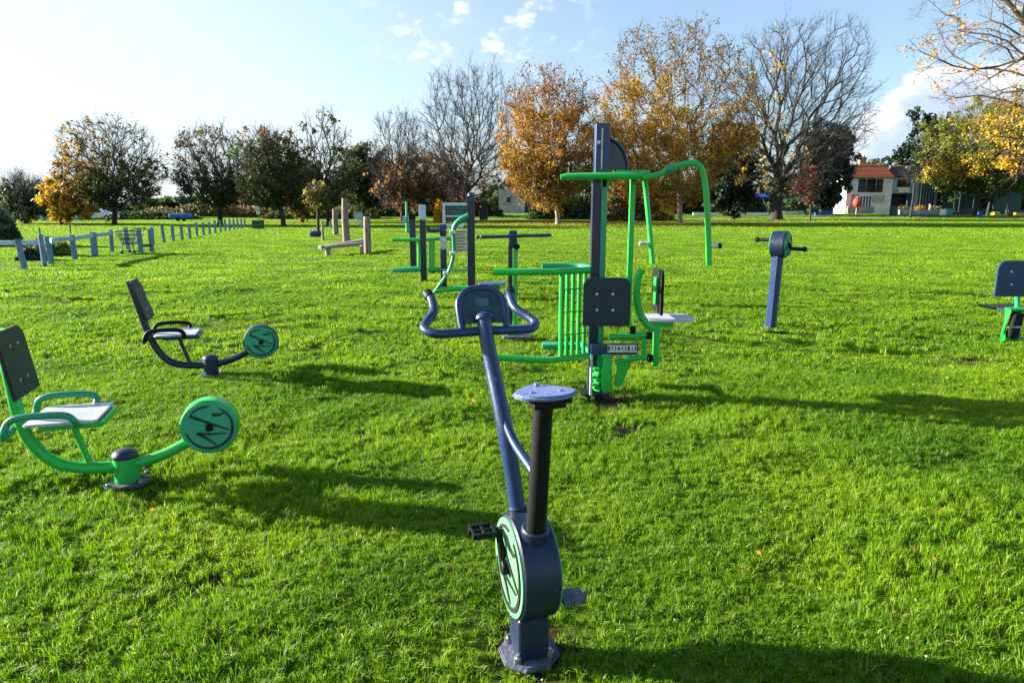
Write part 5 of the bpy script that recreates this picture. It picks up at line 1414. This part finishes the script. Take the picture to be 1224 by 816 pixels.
bin_box(1190.5, .85, .6, 'yellow', 'small yellow crate right of the leaning white post', 'crate')
bin_box(1218, 1.2, .45, 'yellow', 'low yellowish crate at the right edge below the stall', 'crate')
bin_box(985, 2.6, .95, 'blue', 'long blue box on the grass left of the red-roofed house', 'storage_box', 106)
# market stalls / pavilion in the shade
def stall(x0p, x1p, Y, htop, hb_, mats, lab, sign=None, post_m='darkmetal'):
    xa, xb = W(x0p, 250, Y).x, W(x1p, 250, Y).x; z0 = gz(xa, Y)
    t = thing('market_stall', lab, 'stall', ((xa + xb) / 2, Y, z0), 'dark stalls in the shade at the right')
    zt = W(1150, htop, Y).z
    for x in (xa, xb):
        for y in (Y, Y + 3): MB().box((x, y, (z0 + zt) / 2), (.12, .12, zt - z0)).build('post', M[post_m], t)
    MB().prism([(xa - .2, zt - .5), (xa - .2, zt - .35), ((xa + xb) / 2, zt + .25), (xb + .2, zt - .35), (xb + .2, zt - .5), ((xa + xb) / 2, zt + .1)], 3.6, frame(Vector((0, Y + 1.5, 0)), (1, 0, 0), (0, 0, 1), (0, -1, 0))).build('canopy', M[mats[0]], t)
    MB().box(((xa + xb) / 2, Y + .2, z0 + .5), (xb - xa - .2, .7, 1.0), None, .02).build('counter', M[mats[1]], t)
    MB().box(((xa + xb) / 2, Y + 2.95, (z0 + zt) / 2 - .2), (xb - xa, .08, zt - z0 - .6)).build('back_panel', M['greenbin'], t)
    return t
stall(1140, 1163, 108, 226, 240, ('darkmetal', 'darkmetal'), 'dark green-roofed stall hung with an orange banner')
stall(1166, 1182, 109, 224, 240, ('blue', 'darkmetal'), 'stall with a bright blue canopy edge in the shade')
stall(1204, 1236, 106, 211, 240, ('bluecurtain', 'darkmetal'), 'larger dark stall with a pale blue awning edge at the right edge')
p = W(1149, 228, 107.6); t = thing('orange_banner', 'narrow vertical orange banner hanging in front of the stalls', 'banner', p)
MB().box(p, (.35, .05, 1.3), None, .01).build('cloth', M['orange'], t); MB().cyl((p.x, p.y + .05, gz(p.x, p.y)), (p.x, p.y + .05, p.z + .8), .04, 8).build('pole', M['darkmetal'], t)
p = W(1190, 229, 105.9); t = thing('blue_sign', 'square bright blue sign board beside the leaning white post', 'sign', p)
MB().box(p, (1.15, .08, 1.35), None, .02).build('board', M['blue'], t)
MB().box(p + Vector((0, -.05, -.1)), (.7, .02, .45), None).build('sign_panel', M['bluecurtain'], t)
MB().cyl((p.x, p.y + .08, gz(p.x, p.y)), (p.x, p.y + .08, p.z), .05, 8).build('post', M['darkmetal'], t)

# canopies
def gazebo(px0, px1, pyt, pyb, Y, mat, lab, top=None):
    xa, xb = W(px0, 240, Y).x, W(px1, 240, Y).x; z0 = gz(xa, Y); zt = W(900, pyt, Y).z; zb = W(900, pyb, Y).z
    t = thing('gazebo', lab, 'gazebo', ((xa + xb) / 2, Y, z0)); d = xb - xa
    for x in (xa + .1, xb - .1):
        for y in (Y, Y + d * .8): MB().cyl((x, y, z0), (x, y, zb + .05), .05, 8).build('pole', M['darkmetal'], t)
    r = MB(); ap = r.bm.verts.new(((xa + xb) / 2, Y + d * .4, zt))
    lo = [r.bm.verts.new(p) for p in ((xa, Y - .1, zb + .25), (xb, Y - .1, zb + .25), (xb, Y + d * .8, zb + .25), (xa, Y + d * .8, zb + .25))]
    l2 = [r.bm.verts.new(v.co - Vector((0, 0, .35))) for v in lo]
    for i in range(4): r._f([lo[i], lo[(i + 1) % 4], ap]); r._f([l2[i], l2[(i + 1) % 4], lo[(i + 1) % 4], lo[i]])
    co = r.build('canopy', M[mat], t, smooth=False)
    if top: MB().tube([Vector(((xa + xb) / 2, Y + d * .4, zt - .25)), Vector(((xa + xb) / 2, Y + d * .4, zt + .1))], [d * .16, .1], 8).build('canopy_top', M[top], co)
gazebo(898, 920, 229, 237, 116, 'blue', 'blue gazebo with a red top just left of the great dark trunk', 'red')
gazebo(996, 1014, 225, 234, 114, 'blue', 'bright blue canopy tight against the left side of the white house')
p = G2(843, 110); t = thing('white_parasol', 'small white parasol in the dark behind the golden tree', 'parasol', p)
MB().cyl(p, p + Vector((0, 0, 2.0)), .04, 8).build('pole', M['white'], t)
MB().tube([p + Vector((0, 0, 1.3)), p + Vector((0, 0, 1.7)), p + Vector((0, 0, 2.1))], [.85, .55, .05], 10).build('canopy', M['white'], t)
p = G2(909, 110); t = thing('blue_drum', 'small blue drum under the blue gazebo', 'drum', p); MB().cyl(p + Vector((0, 0, 0)), p + Vector((0, 0, 1.1)), .4, 14, bevel=.04).build('body', M['blue'], t); MB().cyl(p + Vector((0, 0, 1.08)), p + Vector((0, 0, 1.16)), .42, 14, bevel=.02).build('lid', M['navy'], t)

# stone building behind the orange tree
t = thing('stone_building', 'grey stone building with tall white doors glimpsed left of the orange tree', 'building', (W(618, 250, 122).x, 122, .6))
xa, xb, xc = W(596, 245, 122).x, W(621, 245, 122).x, W(652, 245, 122).x
zt = W(610, 224, 122).z
MB().box(((xa + xb) / 2, 125, zt / 2 + .3), (xb - xa, 6, zt - .5)).build('wall', M['stone'], t)
rf = MB(); v = [rf.bm.verts.new(p) for p in ((xa - .2, 121.8, zt), (xb + .2, 121.8, zt), (xb + .2, 128.2, zt), (xa - .2, 128.2, zt), ((xa + xb) / 2, 121.8, zt + 2), ((xa + xb) / 2, 128.2, zt + 2))]
for f in ((0, 1, 4), (2, 3, 5), (1, 2, 5, 4), (3, 0, 4, 5), (3, 2, 1, 0)): rf._f([v[i] for i in f])
rf.build('roof', M['roofdark'], t, smooth=False)
w = MB().box((W(608, 239, 122).x, 121.97, W(608, 239, 122).z), (.7, .1, .9)).build('window', M['glass'], t)
MB().box(((xb + xc) / 2, 126, 2.4), (xc - xb, 4, 3.6)).build('side_wing', M['roofdark'], t)
for px_, w_ in ((624, .9), (638, .65)):
    MB().box((W(px_, 252, 123.9).x, 123.93, 1.9), (w_, .1, 2.4), None, .01).build('door', M['white'], t)

# two dark bins left of the crossbar post far away
p = G2(578, 88); t = thing('twin_bin', 'pair-lidded dark refuse bin at the end of the shaded path', 'bin', p)
MB().box(p + Vector((0, 0, .7)), (1.05, .8, 1.3), None, .06).build('body', M['darkmetal'], t); MB().box(p + Vector((-.27, 0, 1.42)), (.5, .84, .1), None, .04).build('lid', M['darkmetal'], t); MB().box(p + Vector((.27, 0, 1.42)), (.5, .84, .1), None, .04).build('lid', M['darkmetal'], t)
t = thing('pale_sign', 'small pale blue sign standing behind the wooden poles', 'sign', (W(428, 258, 62).x, 62, 0))
q = W(428.5, 258, 62); MB().box(q, (.8, .06, .55), None, .04).build('board', M['bluewhite'], t); MB().cyl((q.x, 62.05, 0), (q.x, 62.05, q.z), .04, 8).build('post', M['darkmetal'], t)
t = thing('white_notice', 'small white notice on a post before the golden hedge', 'sign', (W(308.5, 255, 70).x, 70, 0))
q = W(308.5, 252, 70); MB().box(q, (.42, .06, .75), None, .03).build('board', M['white'], t); MB().cyl((q.x, 70.05, 0), (q.x, 70.05, q.z), .04, 8).build('post', M['darkmetal'], t)

# ------------------------------------------------------------------ cars
def car(px, Y, mat, yaw, label):
    p = G2(px, Y); t = thing('parked_car', label, 'car', p, 'cars parked beyond the lawn')
    a = Vector((math.cos(yaw), math.sin(yaw), 0)); s = Vector((-a.y, a.x, 0)); up = Vector((0, 0, 1))
    prof = [(-2.1, .35), (-2.1, .75), (-1.95, .92), (-1.45, .98), (1.1, .98), (1.95, .82), (2.12, .6), (2.12, .33)]
    MB().prism(prof, 1.7, frame(p, a, up, a.cross(up)), .06).build('body', M[mat], t)
    cab = [(-1.55, .97), (-1.25, 1.38), (-.9, 1.46), (.25, 1.46), (.5, 1.40), (1.05, .97)]
    c = MB().prism(cab, 1.48, frame(p, a, up, a.cross(up)), .05).build('cabin', M[mat], t)
    w1 = [(-1.32, 1.0), (-1.12, 1.34), (-.42, 1.36), (-.42, 1.0)]; w2 = [(-.34, 1.0), (-.34, 1.36), (.25, 1.36), (.46, 1.3), (.85, 1.0)]
    for q in (w1, w2): MB().prism(q, 1.52, frame(p, a, up, a.cross(up))).build('window', M['glass'], t)
    for x in (-1.35, 1.35):
        for y in (-.78, .78):
            cc = p + a * x + s * y + up * .33
            w = MB().cyl(cc - s * .1, cc + s * .1, .33, 18, bevel=.03).build('wheel', M['rubber'], t)
            MB().cyl(cc - s * .11, cc + s * .11, .19, 12).build('rim', M['steel'], w)
    for y in (-.6, .6):
        cc = p + a * 2.06 + s * y + up * .66; MB().box(cc, (.14, .3, .14), rot_z(yaw), .03).build('headlight', M['white'], t)
car(59, 84, 'carsilver', R(2), 'silver car parked furthest left beyond the lawn')
car(88, 85, 'carwhite', R(178), 'white car parked in the middle under the yellow tree')
car(117, 84, 'carwhite', R(3), 'white car parked at the right end of the row, under the broad tree')
p = G2(215, 80); t = thing('covered_trailer', 'low trailer under a bright blue tarpaulin between two big trees at left', 'trailer', p)
tp = MB().box(p + Vector((0, 0, .62)), (2.1, 1.4, .5), None, .14, 3); tp.build('tarpaulin', M['blue'], t)
MB().box(p + Vector((0, 0, .34)), (1.95, 1.25, .1)).build('chassis', M['darkmetal'], t)
for sy in (-1, 1): MB().cyl(p + Vector((0, sy * .62, .26)), p + Vector((0, sy * .74, .26)), .26, 16, bevel=.02).build('wheel', M['rubber'], t)
MB().tube([p + Vector((1.0, 0, .34)), p + Vector((1.6, 0, .36))], .04, 8).build('drawbar', M['darkmetal'], t)
car(858, 116, 'carblue', R(10), 'blue car in deep shade behind the golden tree')
car(690, 96, 'carsilver', R(0), 'silver car in the shade right of the orange tree trunk')
t = thing('white_rail_fence', 'low white rail fence running under the trees at far left', 'fence', G2(90, 78))
xa, xb = W(50, 265, 78).x, W(112, 265, 78).x
for k in range(12):
    x = xa + (xb - xa) * k / 11; MB().box((x, 78, .42), (.09, .09, .84)).build('post', M['rail'], t)
for z in (.42, .78): MB().box(((xa + xb) / 2, 77.94, z), (xb - xa, .05, .1)).build('rail', M['rail'], t)

# ------------------------------------------------------------------ world, sun, camera
AZ = R(-79); EL = R(16.5)       # azimuth measured from +Y towards +X
w = bpy.data.worlds.new('World'); scn.world = w; w.use_nodes = True
nt = w.node_tree; nt.nodes.clear()
out = N(nt, 'ShaderNodeOutputWorld'); bg = N(nt, 'ShaderNodeBackground'); bg.inputs['Strength'].default_value = .072
sky = N(nt, 'ShaderNodeTexSky', sky_type='NISHITA'); sky.sun_disc = False
sky.sun_elevation = EL; sky.sun_rotation = AZ; sky.air_density = 1.0; sky.dust_density = 1.6; sky.ozone_density = 3.0; sky.altitude = 30
tc = N(nt, 'ShaderNodeTexCoord'); sp = N(nt, 'ShaderNodeSeparateXYZ'); nt.links.new(tc.outputs['Generated'], sp.inputs[0])
def mth(op, a, b=None, c=None):
    n = N(nt, 'ShaderNodeMath', operation=op)
    for i, v in enumerate((a, b, c)):
        if v is None: continue
        if isinstance(v, (int, float)): n.inputs[i].default_value = v
        else: nt.links.new(v, n.inputs[i])
    return n.outputs[0]
az = mth('MULTIPLY', mth('ARCTAN2', sp.outputs['X'], sp.outputs['Y']), 57.2958)
el = mth('MULTIPLY', mth('ARCSINE', sp.outputs['Z']), 57.2958)
cv = N(nt, 'ShaderNodeCombineXYZ'); nt.links.new(az, cv.inputs[0]); nt.links.new(mth('MULTIPLY', el, 1.5), cv.inputs[1])
n1 = N(nt, 'ShaderNodeTexNoise', Scale=.22, Detail=8, Roughness=.58); nt.links.new(cv.outputs[0], n1.inputs['Vector'])
n2 = N(nt, 'ShaderNodeTexNoise', Scale=.36, Detail=7, Roughness=.62); nt.links.new(cv.outputs[0], n2.inputs['Vector'])
def mrange(v, a, b, c=0., d=1., smooth=True):
    n = N(nt, 'ShaderNodeMapRange'); n.interpolation_type = 'SMOOTHSTEP' if smooth else 'LINEAR'
    nt.links.new(v, n.inputs[0])
    for i, q in enumerate((a, b, c, d)): n.inputs[i + 1].default_value = q
    return n.outputs[0]
# cumulus bank on the right: its top rises with azimuth
topel = mth('ADD', mrange(az, 22, 32, 3.0, 10.5), mth('MULTIPLY', mth('SUBTRACT', n1.outputs['Fac'], .5), 9.0))
d1 = mth('SUBTRACT', topel, el)
bank = mth('MULTIPLY', mrange(d1, -.4, 1.2), mrange(az, 23, 28))
shade = mrange(d1, .3, 3.6)          # lower part of the bank turns grey-blue
# wisps in the middle top
wm = mth('MULTIPLY', mth('MULTIPLY', mrange(az, -13, -7), mrange(az, 8, 4)), mth('MULTIPLY', mrange(el, 9.5, 12.5), mrange(el, 19, 17)))
wisp = mth('MULTIPLY', mrange(n2.outputs['Fac'], .49, .72), mth('MULTIPLY', wm, .8))
cloudcol = N(nt, 'ShaderNodeMix', data_type='RGBA'); cloudcol.inputs[6].default_value = (4.4, 4.4, 4.5, 1); cloudcol.inputs[7].default_value = (2.3, 2.8, 3.6, 1)
nt.links.new(shade, cloudcol.inputs[0])
m1 = N(nt, 'ShaderNodeMix', data_type='RGBA'); nt.links.new(bank, m1.inputs[0]); hz = N(nt, 'ShaderNodeMix', data_type='RGBA'); hz.inputs[7].default_value = (3.25, 3.62, 3.95, 1)
nt.links.new(mth('MULTIPLY', mrange(az, 16, -42, .15, 1), mrange(el, 36, 2, .25, .95)), hz.inputs[0]); nt.links.new(sky.outputs[0], hz.inputs[6]); nt.links.new(hz.outputs[2], m1.inputs[6]); nt.links.new(cloudcol.outputs[2], m1.inputs[7])
m2 = N(nt, 'ShaderNodeMix', data_type='RGBA'); nt.links.new(wisp, m2.inputs[0]); nt.links.new(m1.outputs[2], m2.inputs[6]); m2.inputs[7].default_value = (4.6, 4.7, 4.8, 1)
nt.links.new(m2.outputs[2], bg.inputs['Color']); nt.links.new(bg.outputs[0], out.inputs['Surface'])

sd = bpy.data.lights.new('sun', 'SUN'); sd.energy = 5.0; sd.angle = R(.53); sd.color = (1.0, .93, .80)
so = bpy.data.objects.new('sun', sd); COL.objects.link(so)
dirv = Vector((math.sin(AZ) * math.cos(EL), math.cos(AZ) * math.cos(EL), math.sin(EL)))
so.rotation_euler = dirv.to_track_quat('Z', 'Y').to_euler(); so.location = (-30, 10, 30)

cd = bpy.data.cameras.new('camera'); cd.sensor_width = 36; cd.lens = F / 1224 * 36; cd.clip_end = 3000; cd.clip_start = .05
co = bpy.data.objects.new('camera', cd); COL.objects.link(co); co.location = (0, 0, H); co.rotation_euler = (R(90) - TH, 0, 0)
scn.camera = co
vs = scn.view_settings; vs.view_transform = 'Standard'; vs.look = 'None'; vs.gamma = 1; vs.exposure = 2.05; vs.use_curve_mapping = False
scn.cycles.use_denoising = True
scn.cycles.max_bounces = 6; scn.cycles.diffuse_bounces = 3; scn.cycles.transmission_bounces = 3; scn.cycles.glossy_bounces = 3
